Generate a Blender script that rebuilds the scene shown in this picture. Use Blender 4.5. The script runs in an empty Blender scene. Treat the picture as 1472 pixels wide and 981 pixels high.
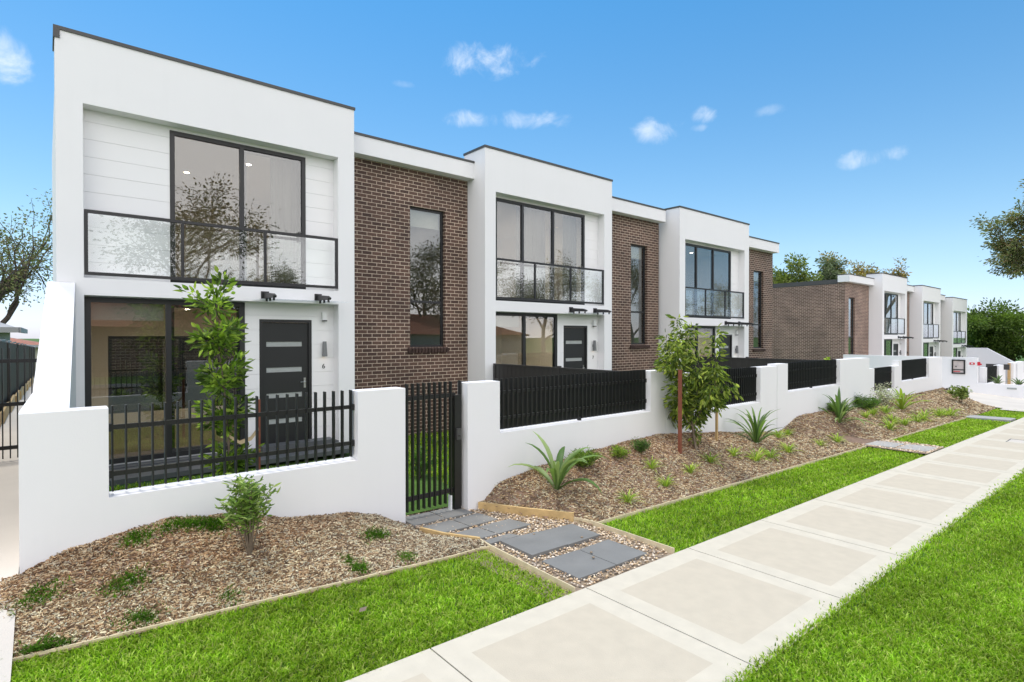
import bpy, math, random
import numpy as np
from mathutils import Vector, Matrix
R = math.radians
random.seed(7)
rng = np.random.default_rng(11)
scene = bpy.context.scene
COL = scene.collection
EYE = 2.35

# ------------------------------------------------------------------ helpers
def link(o):
    COL.objects.link(o)
    return o

def tag(o, label=None, cat=None, group=None, kind=None):
    if label: o['label'] = label
    if cat: o['category'] = cat
    if group: o['group'] = group
    if kind: o['kind'] = kind
    return o

WLOC = {}
def thing(name, label, cat, loc=(0, 0, 0), group=None, rotz=0):
    o = bpy.data.objects.new(name, None)
    o.empty_display_size = 0.2
    link(o)
    o.location = loc
    o.rotation_euler = (0, 0, rotz)
    WLOC[o.name] = Vector(loc)
    return tag(o, label, cat, group)

class MB:
    """collects faces in world metres, builds ONE mesh object"""
    def __init__(s):
        s.v = []; s.f = []; s.m = []; s.uv = {}
    def face(s, pts, mi=0, uv=None):
        b = len(s.v)
        s.v += [tuple(p) for p in pts]
        if uv is not None: s.uv[len(s.f)] = uv
        s.f.append(tuple(range(b, b + len(pts)))); s.m.append(mi)
    def box(s, x0, x1, y0, y1, z0, z1, mi=0, skip=''):
        p = [(x0,y0,z0),(x1,y0,z0),(x1,y1,z0),(x0,y1,z0),(x0,y0,z1),(x1,y0,z1),(x1,y1,z1),(x0,y1,z1)]
        F = {'b':(3,2,1,0),'t':(4,5,6,7),'f':(0,1,5,4),'r':(1,2,6,5),'k':(2,3,7,6),'l':(3,0,4,7)}
        for k, q in F.items():
            if k not in skip: s.face([p[i] for i in q], mi)
    def obox(s, c, ex, ey, ez, mi=0):
        """box with centre c and half-axis vectors"""
        c = Vector(c); ex = Vector(ex); ey = Vector(ey); ez = Vector(ez)
        p = [c + a*ex + b*ey + d*ez for d in (-1,1) for a, b in ((-1,-1),(1,-1),(1,1),(-1,1))]
        for q in ((3,2,1,0),(4,5,6,7),(0,1,5,4),(1,2,6,5),(2,3,7,6),(3,0,4,7)):
            s.face([p[i] for i in q], mi)
    def prism(s, poly, z0, z1, mi=0):
        """vertical prism from a CCW xy polygon"""
        n = len(poly)
        za = z0 if callable(z0) else (lambda x, y: z0)
        zb = z1 if callable(z1) else (lambda x, y: z1)
        s.face([(x, y, zb(x, y)) for x, y in poly], mi)
        s.face([(x, y, za(x, y)) for x, y in reversed(poly)], mi)
        for i in range(n):
            a, b = poly[i], poly[(i+1) % n]
            s.face([(a[0],a[1],za(*a)),(b[0],b[1],za(*b)),(b[0],b[1],zb(*b)),(a[0],a[1],zb(*a))], mi)
    def holed(s, ax, a0, a1, z0, z1, d0, d1, holes=(), mi=0):
        """wall along axis ax ('x' or 'y'), thickness d0..d1 on the other, with rectangular holes (a0,a1,z0,z1)"""
        A = sorted({a0, a1, *[h[0] for h in holes], *[h[1] for h in holes]})
        Z = sorted({z0, z1, *[h[2] for h in holes], *[h[3] for h in holes]})
        A = [a for a in A if a0 <= a <= a1]; Z = [z for z in Z if z0 <= z <= z1]
        def solid(i, j):
            if i < 0 or j < 0 or i >= len(A)-1 or j >= len(Z)-1: return False
            ca, cz = (A[i]+A[i+1])/2, (Z[j]+Z[j+1])/2
            return not any(h[0] < ca < h[1] and h[2] < cz < h[3] for h in holes)
        P = (lambda a, d, z: (a, d, z)) if ax == 'x' else (lambda a, d, z: (d, a, z))
        fl = ax != 'x'
        def F(q):
            s.face(q[::-1] if fl else q, mi)
        for i in range(len(A)-1):
            for j in range(len(Z)-1):
                if not solid(i, j): continue
                l, r, b, t = A[i], A[i+1], Z[j], Z[j+1]
                F([P(l,d0,b),P(r,d0,b),P(r,d0,t),P(l,d0,t)])
                F([P(r,d1,b),P(l,d1,b),P(l,d1,t),P(r,d1,t)])
                if not solid(i-1, j): F([P(l,d1,b),P(l,d0,b),P(l,d0,t),P(l,d1,t)])
                if not solid(i+1, j): F([P(r,d0,b),P(r,d1,b),P(r,d1,t),P(r,d0,t)])
                if not solid(i, j-1): F([P(l,d1,b),P(r,d1,b),P(r,d0,b),P(l,d0,b)])
                if not solid(i, j+1): F([P(l,d0,t),P(r,d0,t),P(r,d1,t),P(l,d1,t)])
    def tube(s, pts, rad, n=6, mi=0, cap=True):
        pts = [Vector(p) for p in pts]
        if not hasattr(rad, '__len__'): rad = [rad]*len(pts)
        rings = []; prev = None
        for i, p in enumerate(pts):
            d = (pts[min(i+1, len(pts)-1)] - pts[max(i-1, 0)]).normalized()
            if prev is None:
                a = d.orthogonal().normalized()
            else:
                a = (prev - d*prev.dot(d))
                a = a.normalized() if a.length > 1e-6 else d.orthogonal().normalized()
            prev = a; b = d.cross(a)
            base = len(s.v)
            for k in range(n):
                t = 2*math.pi*k/n
                s.v.append(tuple(p + (a*math.cos(t) + b*math.sin(t))*rad[i]))
            rings.append(base)
        for i in range(len(rings)-1):
            for k in range(n):
                k2 = (k+1) % n
                s.f.append((rings[i]+k, rings[i]+k2, rings[i+1]+k2, rings[i+1]+k)); s.m.append(mi)
        if cap:
            s.f.append(tuple(rings[0]+k for k in reversed(range(n)))); s.m.append(mi)
            s.f.append(tuple(rings[-1]+k for k in range(n))); s.m.append(mi)
    def build(s, name, mats, parent=None, org=None, smooth=False, uvs=True, label=None):
        me = bpy.data.meshes.new(name)
        o = WLOC[parent.name] if parent is not None else Vector(org or (0, 0, 0))
        V = np.array(s.v, dtype=np.float64).reshape(-1, 3)
        me.from_pydata((V - np.array(o)).tolist(), [], s.f)
        if not isinstance(mats, (list, tuple)): mats = [mats]
        for m in mats: me.materials.append(m)
        if len(mats) > 1: me.polygons.foreach_set('material_index', s.m)
        if smooth: me.polygons.foreach_set('use_smooth', [True]*len(me.polygons))
        if uvs:
            uvl = me.uv_layers.new(name='UVMap')
            co = []
            for k, p in enumerate(me.polygons):
                if k in s.uv:
                    co += list(s.uv[k]); continue
                n = p.normal; ax = max(range(3), key=lambda i: abs(n[i]))
                for vi in p.vertices:
                    x, y, z = s.v[vi]
                    co.append((x, z) if ax == 1 else ((y, z) if ax == 0 else (x, y)))
            uvl.data.foreach_set('uv', [c for q in co for c in q])
        ob = bpy.data.objects.new(name, me)
        link(ob)
        if parent is not None:
            ob.parent = parent
        else:
            ob.location = o
        WLOC[ob.name] = o
        if label: ob['label'] = label
        return ob

def npmesh(name, V, faces_flat, sizes, mat, colors=None, parent=None, org=(0,0,0), smooth=False):
    me = bpy.data.meshes.new(name)
    o = WLOC[parent.name] if parent is not None else Vector(org)
    V = np.asarray(V, dtype=np.float32) - np.array(o, dtype=np.float32)
    me.vertices.add(len(V)); me.vertices.foreach_set('co', V.ravel())
    me.loops.add(len(faces_flat)); me.loops.foreach_set('vertex_index', np.asarray(faces_flat, dtype=np.int32))
    sizes = np.asarray(sizes, dtype=np.int32)
    me.polygons.add(len(sizes))
    me.polygons.foreach_set('loop_start', np.concatenate([[0], np.cumsum(sizes)[:-1]]).astype(np.int32))
    me.polygons.foreach_set('use_smooth', np.full(len(sizes), smooth))
    me.update(calc_edges=True)
    if colors is not None:
        a = me.color_attributes.new('tint', 'FLOAT_COLOR', 'POINT')
        a.data.foreach_set('color', np.concatenate([colors, np.ones((len(colors), 1))], 1).astype(np.float32).ravel())
    me.materials.append(mat)
    ob = bpy.data.objects.new(name, me); link(ob)
    if parent is not None: ob.parent = parent
    else: ob.location = o
    WLOC[ob.name] = o
    return ob

def copy_tree(o, parent=None):
    c = o.copy(); COL.objects.link(c); c.parent = parent
    for ch in list(o.children): copy_tree(ch, c)
    return c

# ------------------------------------------------------------------ materials
def newmat(name):
    m = bpy.data.materials.new(name); m.use_nodes = True
    nt = m.node_tree
    return m, nt, nt.nodes['Principled BSDF']

def N(nt, typ, **kw):
    n = nt.nodes.new(typ)
    for k, v in kw.items(): setattr(n, k, v)
    return n

def mat(name, col, rough=.6, var=.06, scale=3., bump=0., bscale=60., metal=0., bevel=0., spec=None, stain=None, streak=0.):
    m, nt, b = newmat(name); L = nt.links.new
    tc = N(nt, 'ShaderNodeTexCoord')
    pos = N(nt, 'ShaderNodeNewGeometry')
    n1 = N(nt, 'ShaderNodeTexNoise'); n1.inputs['Scale'].default_value = scale; n1.inputs['Detail'].default_value = 6
    L(pos.outputs['Position'], n1.inputs['Vector'])
    mr = N(nt, 'ShaderNodeMapRange'); mr.inputs['From Min'].default_value = .3; mr.inputs['From Max'].default_value = .7
    mr.inputs['To Min'].default_value = 1-var; mr.inputs['To Max'].default_value = 1+var
    L(n1.outputs['Fac'], mr.inputs['Value'])
    mx = N(nt, 'ShaderNodeVectorMath', operation='SCALE'); mx.inputs[0].default_value = col
    L(mr.outputs[0], mx.inputs['Scale'])
    out = mx.outputs[0]
    if streak:
        mp = N(nt, 'ShaderNodeMapping'); mp.inputs['Scale'].default_value = (5, 5, .35)
        L(pos.outputs['Position'], mp.inputs['Vector'])
        n3 = N(nt, 'ShaderNodeTexNoise'); n3.inputs['Scale'].default_value = 1.5; n3.inputs['Detail'].default_value = 5
        L(mp.outputs[0], n3.inputs['Vector'])
        r3 = N(nt, 'ShaderNodeMapRange'); r3.inputs['From Min'].default_value = .5; r3.inputs['From Max'].default_value = .8
        r3.inputs['To Min'].default_value = 1; r3.inputs['To Max'].default_value = 1-streak
        L(n3.outputs['Fac'], r3.inputs['Value'])
        m3 = N(nt, 'ShaderNodeVectorMath', operation='SCALE'); L(out, m3.inputs[0]); L(r3.outputs[0], m3.inputs['Scale']); out = m3.outputs[0]
    L(out, b.inputs['Base Color'])
    b.inputs['Roughness'].default_value = rough; b.inputs['Metallic'].default_value = metal
    if spec is not None: b.inputs['Specular IOR Level'].default_value = spec
    nrm = None
    if bevel:
        bv = N(nt, 'ShaderNodeBevel', samples=4); bv.inputs['Radius'].default_value = bevel; nrm = bv.outputs[0]
    if bump:
        n2 = N(nt, 'ShaderNodeTexNoise'); n2.inputs['Scale'].default_value = bscale; n2.inputs['Detail'].default_value = 4
        L(pos.outputs['Position'], n2.inputs['Vector'])
        bp = N(nt, 'ShaderNodeBump'); bp.inputs['Strength'].default_value = bump; bp.inputs['Distance'].default_value = .01
        L(n2.outputs['Fac'], bp.inputs['Height'])
        if nrm is not None: L(nrm, bp.inputs['Normal'])
        nrm = bp.outputs[0]
    if nrm is not None: L(nrm, b.inputs['Normal'])
    return m

def brickmat(name, c1, c2, mortar):
    m, nt, b = newmat(name); L = nt.links.new
    uv = N(nt, 'ShaderNodeUVMap', uv_map='UVMap')
    br = N(nt, 'ShaderNodeTexBrick'); br.offset = .5
    br.inputs['Scale'].default_value = 1; br.inputs['Brick Width'].default_value = .24; br.inputs['Row Height'].default_value = .086
    br.inputs['Mortar Size'].default_value = .0075; br.inputs['Mortar Smooth'].default_value = .15; br.inputs['Bias'].default_value = 0
    br.inputs['Color1'].default_value = (*c1, 1); br.inputs['Color2'].default_value = (*c2, 1); br.inputs['Mortar'].default_value = (*mortar, 1)
    L(uv.outputs[0], br.inputs['Vector'])
    ns = N(nt, 'ShaderNodeTexNoise'); ns.inputs['Scale'].default_value = 1.1; ns.inputs['Detail'].default_value = 8
    L(uv.outputs[0], ns.inputs['Vector'])
    n2 = N(nt, 'ShaderNodeTexNoise'); n2.inputs['Scale'].default_value = 30; n2.inputs['Detail'].default_value = 5
    L(uv.outputs[0], n2.inputs['Vector'])
    mr = N(nt, 'ShaderNodeMapRange'); mr.inputs['From Min'].default_value = .3; mr.inputs['From Max'].default_value = .7; mr.inputs['To Min'].default_value = .8; mr.inputs['To Max'].default_value = 1.25
    L(ns.outputs['Fac'], mr.inputs['Value'])
    m2 = N(nt, 'ShaderNodeMapRange'); m2.inputs['From Min'].default_value = .3; m2.inputs['From Max'].default_value = .7; m2.inputs['To Min'].default_value = .75; m2.inputs['To Max'].default_value = 1.25
    L(n2.outputs['Fac'], m2.inputs['Value'])
    mm = N(nt, 'ShaderNodeMath', operation='MULTIPLY'); L(mr.outputs[0], mm.inputs[0]); L(m2.outputs[0], mm.inputs[1])
    mx = N(nt, 'ShaderNodeVectorMath', operation='SCALE'); L(br.outputs['Color'], mx.inputs[0]); L(mm.outputs[0], mx.inputs['Scale'])
    L(mx.outputs[0], b.inputs['Base Color'])
    b.inputs['Roughness'].default_value = .75
    inv = N(nt, 'ShaderNodeMath', operation='SUBTRACT'); inv.inputs[0].default_value = 1; L(br.outputs['Fac'], inv.inputs[1])
    ad = N(nt, 'ShaderNodeMath', operation='MULTIPLY_ADD'); L(n2.outputs['Fac'], ad.inputs[0]); ad.inputs[1].default_value = .3; L(inv.outputs[0], ad.inputs[2])
    bp = N(nt, 'ShaderNodeBump'); bp.inputs['Strength'].default_value = .7; bp.inputs['Distance'].default_value = .006
    L(ad.outputs[0], bp.inputs['Height']); L(bp.outputs[0], b.inputs['Normal'])
    return m

def tintmat(name, rough=.6, transl=0., spec=.3, mul=(1, 1, 1), bump=0, bscale=80):
    """colour from the mesh's own 'tint' attribute (each leaf / chip / blade has its own colour)"""
    m, nt, b = newmat(name); L = nt.links.new
    at = N(nt, 'ShaderNodeAttribute', attribute_name='tint')
    ml = N(nt, 'ShaderNodeVectorMath', operation='MULTIPLY'); ml.inputs[1].default_value = mul
    L(at.outputs['Color'], ml.inputs[0]); L(ml.outputs[0], b.inputs['Base Color'])
    b.inputs['Roughness'].default_value = rough; b.inputs['Specular IOR Level'].default_value = spec
    if transl:
        tr = N(nt, 'ShaderNodeBsdfTranslucent')
        m2 = N(nt, 'ShaderNodeVectorMath', operation='MULTIPLY'); m2.inputs[1].default_value = (1.15, 1.25, .6)
        L(ml.outputs[0], m2.inputs[0]); L(m2.outputs[0], tr.inputs['Color'])
        mx = N(nt, 'ShaderNodeMixShader'); mx.inputs[0].default_value = transl
        L(b.outputs[0], mx.inputs[1]); L(tr.outputs[0], mx.inputs[2])
        L(mx.outputs[0], nt.nodes['Material Output'].inputs['Surface'])
    return m

def glassmat(name, tint=(1, 1, 1), ior=1.5, boost=1., rough=0.):
    m, nt, b = newmat(name); L = nt.links.new
    nt.nodes.remove(b)
    tr = N(nt, 'ShaderNodeBsdfTransparent'); tr.inputs[0].default_value = (*tint, 1)
    gl = N(nt, 'ShaderNodeBsdfGlossy'); gl.inputs['Roughness'].default_value = rough; gl.inputs['Color'].default_value = (.95, .97, 1, 1)
    fr = N(nt, 'ShaderNodeFresnel')
    g0 = N(nt, 'ShaderNodeNewGeometry'); im = N(nt, 'ShaderNodeMapRange'); im.inputs['To Min'].default_value = ior; im.inputs['To Max'].default_value = 1/ior
    L(g0.outputs['Backfacing'], im.inputs['Value']); L(im.outputs[0], fr.inputs['IOR'])
    mu = N(nt, 'ShaderNodeMath', operation='MULTIPLY', use_clamp=True); mu.inputs[1].default_value = boost
    L(fr.outputs[0], mu.inputs[0])
    ns = N(nt, 'ShaderNodeTexNoise'); ns.inputs['Scale'].default_value = .8
    geo = N(nt, 'ShaderNodeNewGeometry'); L(geo.outputs['Position'], ns.inputs['Vector'])
    bp = N(nt, 'ShaderNodeBump'); bp.inputs['Strength'].default_value = .012; bp.inputs['Distance'].default_value = .05
    L(ns.outputs['Fac'], bp.inputs['Height']); L(bp.outputs[0], gl.inputs['Normal'])
    mx = N(nt, 'ShaderNodeMixShader'); L(mu.outputs[0], mx.inputs[0]); L(tr.outputs[0], mx.inputs[1]); L(gl.outputs[0], mx.inputs[2])
    L(mx.outputs[0], nt.nodes['Material Output'].inputs['Surface'])
    return m

def emat(name, col, s):
    m, nt, b = newmat(name)
    b.inputs['Base Color'].default_value = (.8, .8, .8, 1)
    b.inputs['Emission Color'].default_value = (*col, 1); b.inputs['Emission Strength'].default_value = s
    return m

M = dict(
    white=mat('white_render', (.81, .797, .80), .85, .015, .6, .12, 90, bevel=.008, streak=.012),
    clad=mat('white_board', (.81, .797, .797), .55, .01, 1., 0, bevel=.003),
    cap=mat('dark_capping', (.06, .058, .056), .5, .1, 2),
    black=mat('black_aluminium', (.014, .014, .015), .42, .1, 5, bevel=.002),
    picket=mat('satin_black_steel', (.012, .012, .012), .36, .1, 5),
    door=mat('black_painted_door', (.012, .013, .013), .5, .05, 3),
    brick=brickmat('dark_brick', (.056, .029, .021), (.112, .060, .042), (.50, .40, .31)),
    brick_far=brickmat('brown_brick', (.105, .056, .042), (.175, .10, .078), (.60, .48, .38)),
    sill=mat('sill_brick', (.062, .035, .029), .8, .35, 14),
    inwall=mat('beige_interior_paint', (.74, .67, .56), .8, .02, 1),
    infloor=mat('interior_floor', (.2, .15, .1), .35, .15, 2),
    curtain=mat('sheer_curtain', (.25, .24, .23), .9, .05, 2),
    blind=mat('roller_blind', (.75, .76, .74), .8, .02, 2),
    glass=glassmat('window_glass', (.74, .745, .71), 1.6, 1.85),
    bglass=glassmat('balustrade_glass', (.97, .985, .98), 1.5, 1.6),
    frost=mat('frosted_glass', (.36, .38, .37), .25, .05, 8),
    steel=mat('brushed_steel', (.55, .55, .53), .3, .03, 6, metal=1),
    tile=mat('grey_porch_tile', (.085, .09, .095), .5, .1, 1.5),
    paver=mat('bluestone_paver', (.19, .187, .177), .8, .13, 2.2, .25, 130, bevel=.004),
    paver2=mat('weathered_paver', (.35, .34, .32), .85, .10, 2.2, .2, 130),
    conc=mat('concrete_margin', (.565, .51, .41), .85, .05, 6., .25, 150),
    conc2=mat('concrete_panel', (.51, .447, .348), .9, .04, 7., .3, 110),
    drive=mat('driveway_concrete', (.55, .5, .44), .9, .07, .8, .2, 90),
    joint=mat('joint_sealant', (.09, .085, .075), .9, .1, 4),
    soil=mat('dark_soil', (.06, .045, .032), .95, .25, 6, .5, 40),
    mulch=mat('mulch_ground', (.2, .13, .09), .95, .35, 9, .6, 60),
    gravel=mat('gravel_ground', (.26, .2, .14), .95, .3, 30, .6, 90),
    turf=mat('turf_ground', (.06, .13, .012), .95, .3, 5, .6, 60),
    pine=mat('treated_pine', (.55, .38, .17), .8, .18, 8, .3, 50),
    darkbark=mat('dark_bark', (.07, .055, .042), .9, .3, 5, .5, 20),
    lampgrey=mat('grey_lamp_body', (.16, .165, .17), .4, .05, 5),
    paleedge=mat('weathered_pine', (.62, .52, .34), .85, .15, 8, .3, 50),
    greyr=mat('grey_render', (.62, .62, .63), .85, .02, 1, .1, 90),
    stake=mat('red_hardwood_stake', (.21, .062, .032), .75, .15, 12),
    palestake=mat('pale_pine_stake', (.48, .32, .15), .8, .15, 12),
    bark=mat('grey_brown_bark', (.16, .12, .085), .9, .25, 7, .6, 30),
    bark2=mat('pale_gum_bark', (.30, .26, .21), .85, .3, 3, .5, 12),
    asphalt=mat('asphalt', (.05, .05, .052), .9, .1, 4, .4, 120),
    fence=mat('dark_metal_fence', (.035, .033, .032), .5, .08, 2),
    fence2=mat('bronze_metal_fence', (.07, .062, .052), .55, .08, 2),
    tileroof=mat('terracotta_tile', (.32, .13, .08), .8, .25, 6, .5, 20),
    greyroof=mat('grey_roof_sheet', (.3, .3, .3), .6, .1, 2),
    cream=mat('cream_wall', (.6, .56, .48), .8, .05, 1),
    red=mat('red_enamel', (.6, .02, .04), .5, .05, 8),
    pinkpane=mat('pale_noticeboard', (.55, .48, .46), .5, .08, 8),
    webbing=mat('hessian_tie', (.55, .42, .25), .9, .1, 20),
    plastic=mat('white_plastic', (.75, .75, .75), .4, .02, 4),
    rubber=mat('tyre_rubber', (.02, .02, .02), .8, .1, 4),
    carwhite=mat('white_car_paint', (.75, .75, .75), .25, .01, 1),
    carsilver=mat('silver_car_paint', (.4, .41, .43), .3, .01, 1),
    darkglass=mat('tinted_car_glass', (.02, .025, .03), .08, .01, 1),
    leaf=tintmat('leaf', .5, .4, .35, mul=(1.25, 1.3, 1.1)), gumleaf=tintmat('gum_leaf', .6, .3, .3, mul=(1.35, 1.35, 1.3)),
    blade=tintmat('grass_blade', .8, .58, .1, mul=(1.17, 1.31, .85)),
    chip=tintmat('wood_chip', .85, 0, .2, mul=(1.25, 1.40, 1.32)), stone=tintmat('river_pebble', .7, 0, .35, mul=(1.35, 1.35, 1.35)),
    lamp=emat('lit_downlight', (1, .93, .82), 60),
    bulb=emat('wall_lamp_bulb', (1, .8, .6), 3),
)

# ------------------------------------------------------------------ terrain
def pz(x):
    """height of the footpath line, falling gently to the right"""
    return -.024*(x-3.86) if x < 27 else -.5554-.008*(min(x, 120)-27)

def wob(x, y):
    return .5*math.sin(3.1*x+1.3*y)+.3*math.sin(7.3*x-4.1*y+1)+.2*math.sin(13.*x+9.*y)

M1 = [(-.3,.33),(-.18,.35),(.15,.49),(.52,.54),(.93,.6),(1.42,.53),(1.9,.39),(2.7,.28),(3.03,.19),(3.44,-.01),(3.8,-.03)]
M2 = [(4.2,.0),(4.39,.06),(4.72,.19),(5.23,.27),(6.08,.37),(7.77,.46),(8.65,.48),(9.8,.39),(10.95,.27),(11.86,.17),(13.45,-.0),(13.8,.03),(14.5,.26),(15.,.28),(16.2,.26),(18.3,.2),(19.7,.22),(22.,.08),(26,.02),(34,.0)]
def interp(T, x):
    if x <= T[0][0]: return T[0][1]
    for (a, va), (b, vb) in zip(T, T[1:]):
        if x <= b: return va+(vb-va)*(x-a)/(b-a)
    return T[-1][1]
def sm(t):
    t = max(0., min(1., t)); return t*t*(3-2*t)

def edge1(x): return 5.17 - .075*x if x < 3.3 else 4.92      # timber line between lawn and near bed
def bed1(x, y):
    zb = interp(M1, x)
    t = (y-edge1(x))/(6.19-edge1(x))
    base = max(pz(x), -.02)
    f = sm((y-edge1(x)+.03)/.14)
    return base -.014 + .034*f + (zb-base-.02)*sm(t*.93+.07*t*t) + .012*wob(x*2, y*2)*f
def bed2(x, y):
    zb = interp(M2, x) if x > 13.6 or x < 13.3 else interp(M2, x)
    yw = 6.19 if x < 19.7 else 7.3
    t = (y-4.75)/(yw-4.75)
    base = pz(x)+.01
    left = sm((x-(5.3-max(0, y-4.7)*.55))/.5)
    dip = 1.
    if 14 < x < 17.4 and y < 6.1:
        dd = abs(x-(15.6-(y-3.7)*.12)); dip = max(sm((dd-.5)/.6), sm((y-5.45)/.6))
    zb = base+(zb-base)*dip
    base -= .012
    h = base + .04*left*sm((y-4.735)/.15) + (zb-base)*sm(t)*(1 if x > 5.3 else max(left, .35 if y > 5.6 else left))
    return h + .012*wob(x*2, y*2)*left
def drive_z(y):
    return .10+(.34-.10)*sm((y-4.9)/1.3) if y < 6.2 else .34

def sheet(name, xs, ys, zf, m, kind='structure', inside=None, skirt=0):
    mb = MB(); idx = {}
    V = []; F = []
    for i, x in enumerate(xs):
        for j, y in enumerate(ys):
            idx[i, j] = len(V); V.append((x, y, zf(x, y)))
    for i in range(len(xs)-1):
        for j in range(len(ys)-1):
            cx, cy = (xs[i]+xs[i+1])/2, (ys[j]+ys[j+1])/2
            if inside is None or inside(cx, cy):
                F.append((idx[i, j], idx[i+1, j], idx[i+1, j+1], idx[i, j+1]))
    mb.v = V; mb.f = F; mb.m = [0]*len(F)
    o = mb.build(name, m, smooth=True)
    o['kind'] = kind
    return o

def lin(a, b, n): return list(np.linspace(a, b, n))

far = [-600, -200, -80, -30, -12] + lin(-8, 40, 25) + [60, 90, 120, 250, 700, 1500]
farY = [-900, -300, -100, -50, -30, -12, -11, -10.2, -2.3, 1.9, 3.5, 6.0, 9, 12, 20, 30, 45, 70, 120, 300, 900]
def gz(x, y):
    z = pz(max(min(x, 120), -12)) - .06
    if y > 18: z -= min((y-18)*.02, 1.0)
    if -10.2 <= y <= -2.3: z -= .22
    return z
sheet('ground', far, farY, gz, M['turf'])
# road, kerbs and the far side of the street (seen reflected in the windows)
sheet('road', lin(-60, 120, 40), [-10.2, -6.2, -2.3], lambda x, y: pz(max(x, -12))-.17, M['asphalt'])
mb = MB()
for i in range(44):
    x0, x1 = -60+i*4, -60+(i+1)*4-.01
    for y0, y1 in ((-2.3, -2.15), (-10.35, -10.2)):
        z0, z1 = pz(max(x0, -12)), pz(max(x1, -12))
        mb.face([(x0,y0,z0-.02),(x1,y0,z1-.02),(x1,y1,z1-.02),(x0,y1,z0-.02)])
        mb.face([(x0,y0,z0-.2),(x1,y0,z1-.2),(x1,y0,z1-.02),(x0,y0,z0-.02)])
        mb.face([(x1,y1,z1-.2),(x0,y1,z0-.2),(x0,y1,z0-.02),(x1,y1,z1-.02)])
tag(mb.build('kerb', M['drive']), kind='structure')

# footpath: slabs with pale trowelled margins and a tan broomed panel
mb = MB(); S = 1.69; Y0, Y1 = 1.89, 3.54
k = -3
while 3.86+k*S < 60:
    a, b = 3.86+k*S+.006, 3.86+(k+1)*S-.006
    t = .0
    def q(x0, x1, y0, y1, mi):
        mb.face([(x0,y0,pz(x0)),(x1,y0,pz(x1)),(x1,y1,pz(x1)),(x0,y1,pz(x0))], mi)
    bw, by = .2, .235
    q(a, b, Y0, Y0+by, 0); q(a, b, Y1-by, Y1, 0); q(a, a+bw, Y0+by, Y1-by, 0); q(b-bw, b, Y0+by, Y1-by, 0)
    q(a+bw, b-bw, Y0+by, Y1-by, 1)
    for x in (a, b):
        n = [(x,Y0,pz(x)-.1),(x,Y1,pz(x)-.1),(x,Y1,pz(x)),(x,Y0,pz(x))]
        mb.face(n if x == b else n[::-1], 0)
    mb.face([(a,Y1,pz(a)),(b,Y1,pz(b)),(b,Y1,pz(b)-.12),(a,Y1,pz(a)-.12)], 0)
    mb.face([(a,Y0,pz(a)-.12),(b,Y0,pz(b)-.12),(b,Y0,pz(b)),(a,Y0,pz(a))], 0)
    k += 1
tag(mb.build('footpath', [M['conc'], M['conc2']]), kind='structure')
mb = MB()
for i in range(34):
    x0, x1 = -2+i*1.9, -2+(i+1)*1.9
    mb.face([(x0,Y0+.005,pz(x0)-.012),(x1,Y0+.005,pz(x1)-.012),(x1,Y1-.005,pz(x1)-.012),(x0,Y1-.005,pz(x0)-.012)])
tag(mb.build('footpath_joint', M['joint']), kind='structure')
# drain lid set into the footpath
mb = MB()
for a in (0,):
    x, y = 19.2, 2.62; z = pz(x)+.004
    mb.box(x-.32, x+.32, y-.2, y+.2, z-.02, z, 0)
o = mb.build('drain_cover', M['drive'], org=(x, y, z)); tag(o, 'small rectangular service lid set in the far part of the footpath', 'drain cover')
mb = MB()
for (a, b, c, d) in ((x-.34,x+.34,y-.22,y-.2),(x-.34,x+.34,y+.2,y+.22),(x-.34,x-.32,y-.2,y+.2),(x+.32,x+.34,y-.2,y+.2)):
    mb.box(a, b, c, d, z-.02, z+.004)
f_ = mb.build('lid_frame', M['cap'], parent=o)

# lawns
LAWNS = [(-7, 3.7, 3.56, None), (5.33, 14.95, 3.56, 4.72), (16.35, 24.6, 3.56, 4.72), (26.1, 29.6, 3.56, 4.73), (-6, 60, -2.1, 1.88)]
def lawn_hi(i, x): return edge1(x)-.03 if i == 0 else LAWNS[i][3]
for i, (a, b, c, d) in enumerate(LAWNS):
    V = []; n = max(6, int((b-a)/.5)); F = []
    xs = lin(a, b, n)
    for x in xs:
        hi = lawn_hi(i, x)
        for j in range(7): V.append((x, c+(hi-c)*j/6, pz(x)-.012 - (.02 if i < 4 else 0)))
    for u in range(n-1):
        for j in range(6): F.append((u*7+j, (u+1)*7+j, (u+1)*7+j+1, u*7+j+1))
    mb = MB(); mb.v = V; mb.f = F; mb.m = [0]*len(F)
    tag(mb.build('lawn', M['turf'], smooth=True), kind='structure')

# camera numbers (used here only to thin out what lies far away or out of view)
CA, SA = math.cos(R(50.108)), math.sin(R(50.108))
def frustum(X, Y, Z, pad=.25):
    t = X*CA + Y*SA; u = (X*SA - Y*CA)
    v = Z-EYE
    t_ = np.maximum(t, .05)
    return (t > .3) & (np.abs(u/t_) < .918+pad) & (v/t_ > -.612-pad), t

def scatter(area, dens_fn, zf, xr, yr, n, pad=.2):
    """random points in a rectangle, thinned with distance"""
    X = rng.uniform(*xr, n); Y = rng.uniform(*yr, n)
    ok = area(X, Y)
    X, Y = X[ok], Y[ok]
    f, t = frustum(X, Y, 0*X, pad)
    keep = f & (rng.random(len(X)) < dens_fn(t))
    X, Y, t = X[keep], Y[keep], t[keep]
    Z = np.array([zf(x, y) for x, y in zip(X, Y)])
    return X, Y, Z, t

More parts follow.
